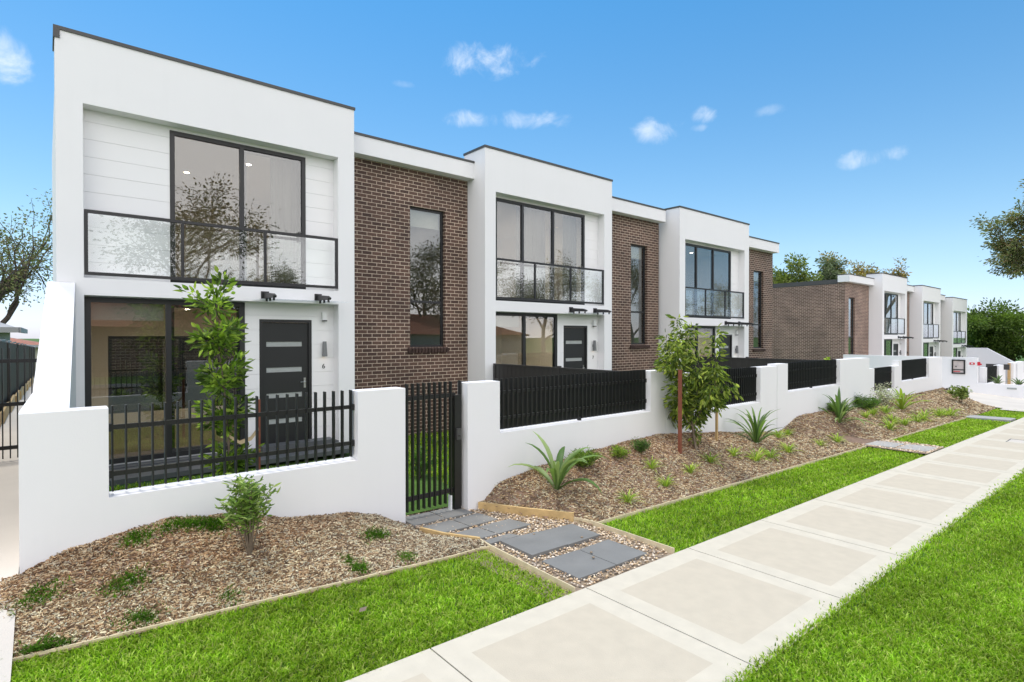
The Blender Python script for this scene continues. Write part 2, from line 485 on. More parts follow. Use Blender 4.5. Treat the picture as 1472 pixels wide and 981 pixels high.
def blades(name, X, Y, Z, t, h0, h1, w, cols, label, lean=.9, org=(0,0,0), wk=.16, stuff=True, parent=None, m=None):
    n = len(X)
    h = rng.uniform(h0, h1, n)*(1+np.clip(t-6, 0, 40)*.012)
    w = w*np.maximum(1, t*wk)*rng.uniform(.7, 1.3, n)
    a = rng.uniform(0, 2*np.pi, n); l = rng.uniform(.15, lean, n)*h
    cx = np.cos(a+rng.uniform(-1, 1, n)+np.pi/2)*w/2; cy = np.sin(a+rng.uniform(-1, 1, n)+np.pi/2)*w/2
    dx, dy = np.cos(a)*l, np.sin(a)*l
    V = np.zeros((n, 5, 3))
    V[:, 0] = np.stack([X-cx, Y-cy, Z-.01], 1); V[:, 1] = np.stack([X+cx, Y+cy, Z-.01], 1)
    V[:, 2] = np.stack([X+cx*.8+dx*.4, Y+cy*.8+dy*.4, Z+h*.62], 1); V[:, 3] = np.stack([X-cx*.8+dx*.4, Y-cy*.8+dy*.4, Z+h*.62], 1)
    V[:, 4] = np.stack([X+dx*1.15, Y+dy*1.15, Z+h*rng.uniform(.75, 1.05, n)], 1)
    base = (np.arange(n)*5)[:, None]
    F = (base + np.array([0, 1, 2, 3, 3, 2, 4])).ravel(); s = np.tile([4, 3], n)
    c = np.array(cols)[rng.integers(0, len(cols), n)]*rng.uniform(.75, 1.25, (n, 1))
    # patches of lighter and darker growth
    pat = 1+.16*np.sin(X*1.7+Y*2.3)*np.sin(X*.6-Y*3.1)+.12*np.sin(X*9+Y*7)*np.sin(X*6-Y*11)+.08*np.sin(X*23+3*np.sin(Y*17))
    c = c*pat[:, None]
    C = np.repeat(c, 5, 0)
    o = npmesh(name, V.reshape(-1, 3), F, s, m or M['blade'], C, parent, org)
    if stuff: tag(o, label, 'grass', kind='stuff')
    return o

GREEN = [(.22,.32,.03),(.27,.38,.04),(.17,.26,.025),(.34,.44,.08),(.24,.34,.03),(.10,.16,.02),(.46,.50,.16),(.42,.40,.18),(.30,.36,.06)]
lbl = ['bright green grass of the lawn strip left of the stone path', 'bright green grass of the long lawn strip right of the stone path', 'bright green grass of the third lawn strip along the footpath',
       'bright green grass of the last lawn strip beside the driveway', 'thick green grass of the verge at the right of the footpath']
for i, (a, b, c, d) in enumerate(LAWNS):
    hi = 5.7 if i == 0 else d
    aa, bb = max(a, -1.5), min(b, 40)
    area = (lambda X, Y: Y < (5.17-.075*X)) if i == 0 else (lambda X, Y: X > -99)
    N0 = int((bb-aa)*(hi-c)*9000)
    X, Y, Z, t = scatter(area, lambda t: np.clip((4.2/t)**1.7, 0.02, 1), lambda x, y: pz(x)-.01-(.02 if i < 4 else 0), (aa, bb), (c-(.0), hi+(.03 if i == 4 else 0)), N0)
    if i == 4:   # ragged edge over the concrete
        Y = Y + np.where(Y > 1.8, rng.exponential(.02, len(Y)), 0)
    else:
        Y = Y - np.where(Y < 3.62, rng.exponential(.008, len(Y)), 0)
    o = blades('grass', X, Y, Z, t, .018, .048, .0105, GREEN, lbl[i], lean=1.35)

# ------------------------------------------------------------------ beds
bx = lin(-.3, 3.5, 60)
def in1(x, y): return y > edge1(x)+.02 and y < 6.3 and not (x > 3.44 - .0 and y > 5.83) and not (x > 3.46 and y > 5.55)
o = sheet('mulch_bed', lin(-.29, 3.78, 66), lin(4.9, 6.42, 60), lambda x, y: bed1(x, min(y, 6.19))+.004, M['mulch'], inside=lambda x, y: y > edge1(x)-.02 and (x > -.18 or y < 6.19) and x < 3.42+max(0, 5.9-y)*.42)
def left2(y): return 4.56 if y > 6.2 else (4.56+(6.2-y)*.5 if y > 5.6 else (4.86+(5.6-y)*.61 if y > 5.01 else 5.22+(5.01-y)*.22))
def slab2x(x, y):  # second stone path crosses the bed
    c = 15.6 - (y-3.7)*.12
    return abs(x-c) < .52 and y < 5.6
def in2(x, y):
    if x < left2(y): return False
    if x > 19.7:
        return y < 7.3 and x < 29.2+(y-4.3)*.85
    return y < 6.3
sheet('mulch_bed', lin(4.5, 13.5, 110)+lin(13.56, 32, 130), lin(4.735, 7.3, 34), lambda x, y: bed2(x, y)+.004, M['mulch'], inside=in2)

def chips(name, X, Y, Z, t, label, L0=.014, L1=.06):
    n = len(X)
    L = rng.uniform(L0, L1, n)/2*np.maximum(1, t*.11); W = rng.uniform(.0035, .0085, n)/2*np.maximum(1, t*.16); T = rng.uniform(.002, .005, n)
    a = rng.uniform(0, 2*np.pi, n); e = rng.normal(0, .22, n); r = rng.normal(0, .3, n)
    ux = np.stack([np.cos(a)*np.cos(e), np.sin(a)*np.cos(e), np.sin(e)], 1)
    w0 = np.stack([-np.sin(a)*np.cos(r), np.cos(a)*np.cos(r), np.sin(r)], 1)
    up = np.cross(ux, w0)
    C0 = np.stack([X, Y, Z+rng.uniform(.002, .018, n)], 1)
    V = np.zeros((n, 8, 3)); k = 0
    for dz in (-1, 1):
        for sx, sy in ((-1,-1),(1,-1),(1,1),(-1,1)):
            tp = rng.uniform(.6, 1, n)
            V[:, k] = C0 + ux*(sx*L)[:, None] + w0*(sy*W*tp)[:, None] + up*(dz*T)[:, None]; k += 1
    q = np.array([4,5,6,7, 0,1,5,4, 1,2,6,5, 2,3,7,6, 3,0,4,7])
    F = ((np.arange(n)*8)[:, None]+q).ravel(); s = np.full(n*5, 4)
    P = np.array([(.26,.15,.085),(.33,.21,.13),(.16,.09,.05),(.42,.30,.20),(.50,.40,.29),(.21,.115,.065),(.36,.25,.16),(.08,.045,.03),(.11,.065,.04),(.36,.30,.24)])
    pat = .5+.5*np.sin(X*1.9+.6)*np.sin(Y*4+X)
    red = (Z > .28)*.5
    c = P[rng.integers(0, len(P), n)]*rng.uniform(.85, 1.45, (n, 1))
    gy = np.clip((X-1.5)/2.5, 0, 1)[:, None]*.35*(X < 4)[:, None]
    c = c*(1-gy)+gy*c.mean(1, keepdims=True)*np.array([1.12, 1.0, .9])
    c = c*(1-.25*red[:, None]*np.array([.4, 1, 1.2]))*(.92+.16*pat[:, None])
    return tag(npmesh(name, V.reshape(-1, 3), F, s, M['chip'], np.repeat(c, 8, 0)), label, 'mulch', kind='stuff')

area = lambda X, Y: (Y > np.where(X < 3.3, 5.18-.075*X, 4.925)) & (Y < 6.2) & (X > -.29) & (X < 3.42+np.clip(5.9-Y, 0, 9)*.42)
X, Y, Z, t = scatter(area, lambda t: np.clip((5/t)**1.5, .05, 1), bed1, (-.36, 3.8), (4.9, 6.2), 42000)
chips('wood_chips', X, Y, Z, t, 'brown wood chip mulch heaped against the first white wall')
in2v = np.vectorize(lambda x, y: in2(x, y) and not slab2x(x, y))
X, Y, Z, t = scatter(in2v, lambda t: np.clip((6.5/t)**1.5, .04, 1), bed2, (4.5, 31), (4.76, 7.25), 250000)
chips('wood_chips', X, Y, Z, t, 'brown wood chip mulch of the long bed under the bushy tree')

# ------------------------------------------------------------------ timber edging
def board(pts, h, label, thick=.014, zf=pz, dz=.0, m='paleedge'):
    mb = MB()
    for (x0, y0), (x1, y1) in zip(pts, pts[1:]):
        d = Vector((x1-x0, y1-y0, 0)); nrm = Vector((-d.y, d.x, 0)).normalized()*thick/2
        z0, z1 = zf(x0)+dz, zf(x1)+dz
        P = [(x0-nrm.x,y0-nrm.y),(x1-nrm.x,y1-nrm.y),(x1+nrm.x,y1+nrm.y),(x0+nrm.x,y0+nrm.y)]
        zz = [z0, z1, z1, z0]
        b = [(p[0],p[1],z-.15) for p, z in zip(P, zz)]; tt = [(p[0],p[1],z+h) for p, z in zip(P, zz)]
        for q in ((tt[0],tt[1],tt[2],tt[3]),(b[0],b[1],tt[1],tt[0]),(b[1],b[2],tt[2],tt[1]),(b[2],b[3],tt[3],tt[2]),(b[3],b[0],tt[0],tt[3])): mb.face(q)
    return tag(mb.build('timber_edging', M[m], org=(pts[0][0], pts[0][1], zf(pts[0][0]))), label, 'garden edging')
base1 = lambda x: max(pz(x), -.02)
board([(x, edge1(x)) for x in lin(-1.2, 3.3, 9)]+[(3.68, 4.93), (3.77, 4.9)], .014, 'thin pale timber strip between the near lawn and the near mulch bed', zf=base1, dz=-.0)
board([(3.44, 5.83), (3.56, 5.5), (3.80, 5.12)], .045, 'short timber board on the left side of the stone path by the gate', zf=base1, m='pine', thick=.03)
board([(3.80, 5.12), (3.775, 4.9), (3.73, 3.56)], .03, 'timber strip between the near lawn and the pebbles', zf=base1)
board([(4.56, 6.17), (4.87, 5.6), (5.23, 5.01)], .085, 'deep honey coloured timber board holding back mulch on the right of the stone path', thick=.035, zf=base1, m='pine')
board([(5.23, 5.01), (5.30, 4.74), (5.31, 3.56)], .03, 'timber strip between the pebbles and the long lawn', zf=base1)
board([(5.31, 4.74)]+[(x, 4.74) for x in lin(6.3, 14.9, 10)], .018, 'thin timber strip along the back of the long lawn', zf=pz)
board([(16.35, 4.4), (16.5, 4.74)]+[(x, 4.74) for x in lin(17.5, 24.6, 6)], .018, 'thin timber strip along the back of the third lawn', zf=pz)

# ------------------------------------------------------------------ stone path: pebbles and pavers
PV = [([(3.47,6.03),(3.93,6.03),(3.91,6.40),(3.47,6.40)], 'dark grey paver at the gate, left one'),
      ([(3.94,6.03),(4.37,6.03),(4.35,6.41),(3.93,6.41)], 'dark grey paver at the gate, right one'),
      ([(3.52,5.59),(4.00,5.60),(3.96,5.95),(3.50,5.93)], 'left paver of the second row from the gate'),
      ([(4.01,5.60),(4.46,5.62),(4.41,5.97),(3.98,5.95)], 'right paver of the second row from the gate'),
      ([(3.72,5.17),(4.10,5.18),(4.05,5.52),(3.64,5.50)], 'left paver of the third row from the gate'),
      ([(4.12,5.18),(4.66,5.20),(4.58,5.54),(4.07,5.52)], 'right paver of the third row from the gate'),
      ([(3.84,4.97),(4.28,4.98),(4.22,5.11),(3.83,5.09)], 'paver partly tucked under the raised one')]
PVR = [([(3.95,4.39),(4.48,4.39),(4.50,4.92),(3.95,4.93)], 'raised paver with a dark exposed edge, beside the timber strip', .028),
       ([(4.49,4.39),(5.04,4.40),(5.06,4.88),(4.51,4.91)], 'raised paver right of the one with the exposed edge', .022),
       ([(3.94,3.70),(4.49,3.70),(4.495,4.23),(3.95,4.24)], 'large dark paver next to the footpath, left one of the front pair', .012),
       ([(4.50,3.70),(5.02,3.71),(5.01,4.25),(4.505,4.23)], 'large dark paver next to the footpath, right one of the front pair', .012)]
for poly, lb in PV:
    c = poly[0]; mb = MB(); mb.prism(poly, lambda x, y: pz(x)-.05, lambda x, y: pz(x)+.008)
    tag(mb.build('paver', M['paver'], org=(*c, pz(c[0]))), lb, 'paver', 'grey pavers of the stone path')
for poly, lb, h in PVR:
    c = poly[0]; mb = MB(); mb.prism(poly, lambda x, y: pz(x)-.05, lambda x, y, h=h: pz(x)+h)
    tag(mb.build('paver', M['paver'], org=(*c, pz(c[0]))), lb, 'paver', 'grey pavers of the stone path')
k = 0
for n_, lb in enumerate(('pale paver of the second stone path nearest the footpath', 'pale paver in the middle of the second stone path', 'pale paver of the second stone path nearest the mulch mound')):
    y0 = 3.62+n_*.63; c = 15.62-(y0-3.7)*.12
    mb = MB(); mb.prism([(c-.42, y0), (c+.45, y0), (c+.38, y0+.57), (c-.49, y0+.57)], lambda x, y: pz(x)-.03, lambda x, y: pz(x)+.03)
    tag(mb.build('paver', M['paver2'], org=(c, y0, pz(c))), lb, 'paver', 'pale pavers of the further paths')
mb = MB(); mb.prism([(24.8, 3.62), (25.8, 3.62), (25.6, 4.8), (24.6, 4.8)], lambda x, y: pz(x)-.03, lambda x, y: pz(x)+.03)
tag(mb.build('paver', M['paver2'], org=(25, 3.7, pz(25))), 'pale stone strip between the two furthest lawns', 'paver')

sheet('pebble_bed', lin(3.42, 5.32, 20), lin(3.55, 6.7, 24), lambda x, y: pz(x)-.022, M['gravel'], inside=lambda x, y: True)
sheet('pebble_bed', lin(14.9, 16.4, 8), lin(3.55, 5.7, 10), lambda x, y: pz(x)+.012, M['gravel'])

def icos():
    p = (1+5**.5)/2
    V = np.array([(-1,p,0),(1,p,0),(-1,-p,0),(1,-p,0),(0,-1,p),(0,1,p),(0,-1,-p),(0,1,-p),(p,0,-1),(p,0,1),(-p,0,-1),(-p,0,1)])/math.sqrt(1+p*p)
    F = np.array([(0,11,5),(0,5,1),(0,1,7),(0,7,10),(0,10,11),(1,5,9),(5,11,4),(11,10,2),(10,7,6),(7,1,8),(3,9,4),(3,4,2),(3,2,6),(3,6,8),(3,8,9),(4,9,5),(2,4,11),(6,2,10),(8,6,7),(9,8,1)])
    return V, F
IV, IF = icos()
def rocks(name, X, Y, Z, s0, s1, label, P, cat='pebbles'):
    n = len(X)
    S = rng.uniform(s0, s1, (n, 3))*np.array([1, .8, .55])
    a = rng.uniform(0, 2*np.pi, n)
    v = IV[None]*S[:, None, :]*(1+rng.normal(0, .08, (n, 12, 1)))
    c, s = np.cos(a)[:, None], np.sin(a)[:, None]
    V = np.stack([v[..., 0]*c-v[..., 1]*s, v[..., 0]*s+v[..., 1]*c, v[..., 2]], -1)+np.stack([X, Y, Z], 1)[:, None]
    F = ((np.arange(n)*12)[:, None, None]+IF[None]).ravel()
    col = np.array(P)[rng.integers(0, len(P), n)]*rng.uniform(.75, 1.2, (n, 1))
    return tag(npmesh(name, V.reshape(-1, 3), F, np.full(n*20, 3), M['stone'], np.repeat(col, 12, 0), smooth=True), label, cat, kind='stuff')
n = 6500
X = rng.uniform(3.42, 5.3, n); Y = rng.uniform(3.57, 6.7, n)
def okp(x, y):
    l = 3.44 if y > 5.83 else (3.44+(5.83-y)*.5 if y > 5.12 else 3.79)
    return l+.02 < x < left2(y)-.03
ok = np.array([okp(x, y) for x, y in zip(X, Y)]); X, Y = X[ok], Y[ok]
P = [(.42,.30,.18),(.55,.44,.32),(.3,.2,.12),(.62,.54,.44),(.22,.17,.13),(.48,.36,.22),(.36,.3,.24)]
rocks('pebbles', X, Y, np.array([pz(x) for x in X])-.012+rng.uniform(0, .014, len(X)), .008, .02, 'tan river pebbles filling the gaps around the pavers', P)
X = rng.uniform(14.95, 16.4, 1200); Y = rng.uniform(3.57, 5.6, 1200)
rocks('pebbles', X, Y, np.array([pz(x) for x in X])+.02, .015, .03, 'tan river pebbles around the pale pavers further along', P)
mb = MB()
for (x, y) in ((4.51, 4.06), (4.42, 3.95), (4.78, 4.45), (4.4, 4.86)):
    for q in IF: mb.face([(x+IV[i][0]*.02, y+IV[i][1]*.016, pz(x)+.03+IV[i][2]*.011) for i in q])
o = mb.build('loose_pebble', M['gravel'], org=(4.5, 4.0, pz(4.5))); tag(o, 'few small loose pebbles lying on the large pavers', 'pebbles', kind='stuff')

# driveway strip at the left
sheet('side_driveway', [-1.3, -.75, -.19], lin(3.56, 20, 40), lambda x, y: drive_z(y)-.004+(.0 if y > 6 else 0), M['drive'], inside=lambda x, y: True)
# front yards, driveway on the right
sheet('front_lawn', lin(0.1, 35.3, 40), lin(6.44, 12.6, 8), lambda x, y: pz(x)+.015, M['turf'], inside=lambda x, y: not (3.42 < x < 5.0 and y < 6.7) and not (x > 20.3 and y < 8))
sheet('driveway', lin(29, 46, 24), lin(3.56, 13, 20), lambda x, y: pz(x)+.006+.19*sm((y-4.2)/3.2) if x < 36 else pz(x)+.006+.19*sm((y-4.2)/3.2), M['drive'], inside=lambda x, y: x > 29.15+(y-4.3)*.85)

X, Y, Z, t = scatter(lambda X, Y: ~((X > 3.2) & (X < 4.9) & (Y < 8.2)), lambda t: np.clip((6/t)**1.8, .02, 1), lambda x, y: pz(x)+.01, (0.25, 20), (6.5, 11.9), 160000)
keep = ~((Y > 10.1) & (X < 5.2)); X, Y, Z, t = X[keep], Y[keep], Z[keep], t[keep]
blades('grass', X, Y, Z, t, .04, .09, .012, GREEN, 'green grass in the front yards behind the white walls')

# ------------------------------------------------------------------ picket panels
def pickets(parent, x0, x1, y, ztop, zbot, rails, name='picket_panel', zb_fn=None, brackets=True, sp=.0945):
    mb = MB()
    n = max(2, int(round((x1-x0-.06)/sp)))
    for i in range(n+1):
        x = x0+.035+(x1-x0-.07)*i/n
        zb = zbot if zb_fn is None else zb_fn(x)
        mb.box(x-.007, x+.007, y-.0325, y+.0325, zb, ztop)
    for z in rails:
        mb.box(x0+.004, x1-.004, y-.012, y+.012, z-.022, z+.022)
        if brackets:
            mb.box(x0+.001, x0+.03, y-.036, y+.036, z-.035, z+.035); mb.box(x1-.03, x1-.001, y-.036, y+.036, z-.035, z+.035)
    return mb.build(name, M['picket'], parent=parent)

E_ = EYE
def fence_wall(label, x0, x1, y0, top, openings, zb=-.6, thick=.24, sp=.0945, group='white rendered walls along the footpath', extra=None):
    t = thing('front_wall', label, 'wall', (x0, y0, 0), group)
    mb = MB(); mb.holed('x', x0, x1, zb, top, y0, y0+thick, [(a, b, c, top+1) for a, b, c, *_ in openings])
    if extra: extra(mb)
    mb.build('render_wall', M['white'], parent=t)
    for (a, b, c, ptop) in openings:
        pickets(t, a, b, y0+.12, ptop, c+.03, (c+.13+.06, ptop-.20), sp=sp)
        if b-a > 2 and a > 1:
            p = MB(); xm = (a+b)/2
            p.box(xm-.02, xm+.02, y0+.09, y0+.15, c, c+.05); p.build('foot_post', M['picket'], parent=t)
    return t
WY = 6.19
def ret(mb):
    # return wall running back to the house, its top ramping up to meet it
    a = [(-.18, WY+.24), (.18, WY+.24)]
    yl, yh = 8.45, 11.15
    L = [(-.18, WY+.24, 1.70), (-.12, yl, 1.70), (.02, yh, 3.19)]
    Rr = [(.16, WY+.24, 1.70), (.22, yl, 1.70), (.36, yh, 3.19)]
    for i in range(2):
        l0, l1, r0, r1 = L[i], L[i+1], Rr[i], Rr[i+1]
        mb.face([l0, r0, r1, l1])
        mb.face([(r0[0],r0[1],-.6),(r1[0],r1[1],-.6),r1,r0])
        mb.face([(l1[0],l1[1],-.6),(l0[0],l0[1],-.6),l0,l1])
    l, r = L[2], Rr[2]
    mb.face([(r[0],r[1],-.6),(l[0],l[1],-.6),l,r])
fence_wall('white rendered wall with a low open picket panel, left of the gate, its end ramping up to the first townhouse', -.18, 3.44, WY, 1.70, [(.43, 2.81, .89, 1.71)], extra=ret, sp=.104)
fence_wall('white wall right of the gate with a long black picket panel behind the large strappy plant', 4.39, 8.93, WY, 1.71, [(4.95, 8.475, .97, 1.735)])
fence_wall('white wall with a black picket panel half hidden by the bushy young tree', 8.94, 13.47, WY, 1.63, [(9.75, 12.65, .82, 1.635)])
fence_wall('white wall with black picket panel between the vertical joint and the outer corner', 13.485, 19.7, WY, 1.675, [(14.05, 17.35, .965, 1.685)])
def stub(mb): mb.box(19.46, 19.7, WY+.24, 6.9, -.6, 1.675)
t4 = fence_wall('lower white wall set back behind the silver leaved shrub, with two dark picket panels', 19.705, 29.8, 6.85, 1.22,
           [(22.3, 24.45, .37, 1.21), (25.3, 28.95, .59, 1.40)], zb=-.9)
mb = MB(); mb.box(25.0, 25.299, 6.85, 7.09, 1.221, 1.42); mb.box(28.951, 31.0, 6.85, 7.09, 1.221, 1.42); mb.box(29.801, 31.0, 6.85, 7.09, -.9, 1.22); mb.build('raised_pier', M['white'], parent=t4)
mb = MB(); mb.box(19.46, 19.7, WY+.241, 6.849, -.6, 1.675); mb.build('side_return', M['white'], parent=t4)

# gate
t = thing('picket_gate', 'black picket garden gate standing between the two white piers', 'gate', (3.5, 6.32, 0))
mb = MB()
for i in range(9):
    x = 3.53+i*.083; mb.box(x-.009, x+.009, 6.29, 6.345, .10, 1.74)
for z in (.26, 1.55): mb.box(3.5, 4.27, 6.305, 6.33, z-.03, z+.03)
mb.build('gate_leaf', M['picket'], parent=t)
mb = MB(); mb.box(4.235, 4.335, 6.27, 6.37, .0, 1.55); mb.build('latch_post', M['picket'], parent=t)
mb = MB(); mb.box(4.345, 4.372, 6.31, 6.36, .02, 1.74); mb.build('hinge_post', M['picket'], parent=t)
mb = MB(); mb.box(4.25, 4.32, 6.235, 6.27, .95, 1.1); mb.box(4.27, 4.285, 6.2, 6.235, 1.0, 1.02); mb.build('latch', M['cap'], parent=t)
mb = MB(); mb.box(4.18, 4.2, 6.285, 6.35, .0, .2); mb.build('drop_bolt', M['plastic'], parent=t)

# dark sheet fences dividing the yards
for (x, lb) in ((8.72, 'dark metal sheet fence dividing the first and second front yards'), (17.1, 'dark metal sheet fence dividing the second and third front yards')):
    t = thing('divider_fence', lb, 'fence', (x, 6.5, 0), 'dark dividing fences')
    mb = MB(); y = 6.5
    while y < 11.08:
        mb.box(x-.01, x+.004, y, min(y+.1, 11.1), pz(x), 1.62); mb.box(x-.018, x-.01, y+.1, min(y+.16, 11.1), pz(x), 1.62); y += .16
    mb.build('sheet_panel', M['fence'], parent=t)
    mb = MB(); mb.box(x-.03, x+.03, 6.45, 11.14, 1.62, 1.66); mb.build('top_rail', M['fence'], parent=t)
    for y in (6.5, 8.8, 11.1):
        mb = MB(); mb.box(x-.035, x+.035, y-.035, y+.035, pz(x), 1.615 if y != 8.8 else 1.69); mb.build('post', M['fence'], parent=t)

# ------------------------------------------------------------------ townhouses
def text_mesh(txt, size, parent, loc, m, name='house_number'):
    cu = bpy.data.curves.new('numeral', 'FONT'); cu.body = txt; cu.size = size; cu.extrude = .004; cu.align_x = 'CENTER'
    tmp = bpy.data.objects.new('numeral', cu); link(tmp)
    dg = bpy.context.evaluated_depsgraph_get(); dg.update()
    me = bpy.data.meshes.new_from_object(tmp.evaluated_get(dg))
    bpy.data.objects.remove(tmp)
    me.transform(Matrix.Rotation(R(90), 4, 'X'))
    me.materials.clear(); me.materials.append(m)
    o = bpy.data.objects.new(name, me); link(o); o.parent = parent
    o.location = Vector(loc)-WLOC[parent.name]
    WLOC[o.name] = Vector(loc)
    return o

def window(h, x0, x1, z0, z1, y, bars=(), hbars=(), fr=.06, label=None, pane_name='pane', heavy=.0):
    """frame around an opening, one part with a glass sub-part"""
    mb = MB()
    mb.holed('x', x0, x1, z0, z1, y, y+.08, [(a+fr/2 if i else x0+fr, b-fr/2 if i < len(bars) else x1-fr, z0+fr+heavy, z1-fr)
             for i, (a, b) in enumerate(zip([x0, *bars], [*bars, x1]))])
    for z, a, b in hbars: mb.box(a, b, y-.003, y+.07, z-.025, z+.025)
    f = mb.build('window', M['black'], parent=h, label=label)
    for i, (a, b) in enumerate(zip([x0, *bars], [*bars, x1])):
        g = MB(); a2, b2 = (a+fr/2 if i else x0+fr), (b-fr/2 if i < len(bars) else x1-fr)
        g.box(a2+.002, b2-.002, y+.035, y+.041, z0+fr+heavy+.002, z1-fr-.002); g.build(pane_name, M['glass'], parent=f)
        if i % 2 == 1:   # the sliding sash's own slimmer inner frame
            s_ = MB(); s_.holed('x', a2+.001, b2-.001, z0+fr+heavy+.001, z1-fr-.001, y+.045, y+.07, [(a2+.05, b2-.05, z0+fr+heavy+.05, z1-fr-.05)]); s_.build('sash', M['black'], parent=f)
    return f

def curtain(h, x0, x1, y, z0, z1, name='curtain', seed=0):
    mb = MB(); n = int((x1-x0)/.03)
    pts = [(x0+(x1-x0)*i/n, y+.03*math.sin(i*.9+seed)+.012*math.sin(i*2.3)) for i in range(n+1)]
    for (a, b) in zip(pts, pts[1:]):
        mb.face([(a[0],a[1],z0),(b[0],b[1],z0),(b[0],b[1],z1),(a[0],a[1],z1)])
    return mb.build(name, M['curtain'], parent=h, smooth=True)

def room(h, x0, x1, y0, y1, z0, z1, holes_back=()):
    mb = MB()
    mb.face([(x0,y0,z0),(x0,y1,z0),(x0,y1,z1),(x0,y0,z1)]); mb.face([(x1,y1,z0),(x1,y0,z0),(x1,y0,z1),(x1,y1,z1)])
    mb.holed('x', x0, x1, z0, z1, y1, y1+.12, holes_back)
    mb.face([(x0,y0,z1),(x0,y1,z1),(x1,y1,z1),(x1,y0,z1)])
    o = mb.build('interior_wall', M['inwall'], parent=h)
    mb = MB(); mb.face([(x0,y0,z0+.002),(x1,y0,z0+.002),(x1,y1,z0+.002),(x0,y1,z0+.002)]); mb.build('interior_floor', M['infloor'], parent=h)
    return o

def awning(h, x0, x1, y, z):
    mb = MB()
    mb.obox(((x0+x1)/2, y-.36, z-.035), ((x1-x0)/2, 0, 0), (0, .355, .01), (0, 0, .005))
    g = mb.build('awning_glass', M['bglass'], parent=h)
    for x in (x0+.22, x1-.36):
        b = MB()
        b.box(x-.07, x+.07, y-.025, y-.001, z-.01, z+.14)
        # tapered arm
        P = [(y-.025, z+.01), (y-.60, z-.005), (y-.62, z+.03), (y-.5, z+.075), (y-.025, z+.115)]
        for s in (-1, 1):
            q = [(x+s*.03, a, c) for a, c in P]; b.face(q if s > 0 else q[::-1])
        for i in range(5):
            a, c = P[i], P[(i+1) % 5]
            b.face([(x-.03,a[0],a[1]),(x-.03,c[0],c[1]),(x+.03,c[0],c[1]),(x+.03,a[0],a[1])])
        for yy in (.12, .33, .55): b.tube([(x, y-yy, z+.03), (x, y-yy, z-.055)], .022, 8)
        b.build('awning_bracket', M['black'], parent=h)

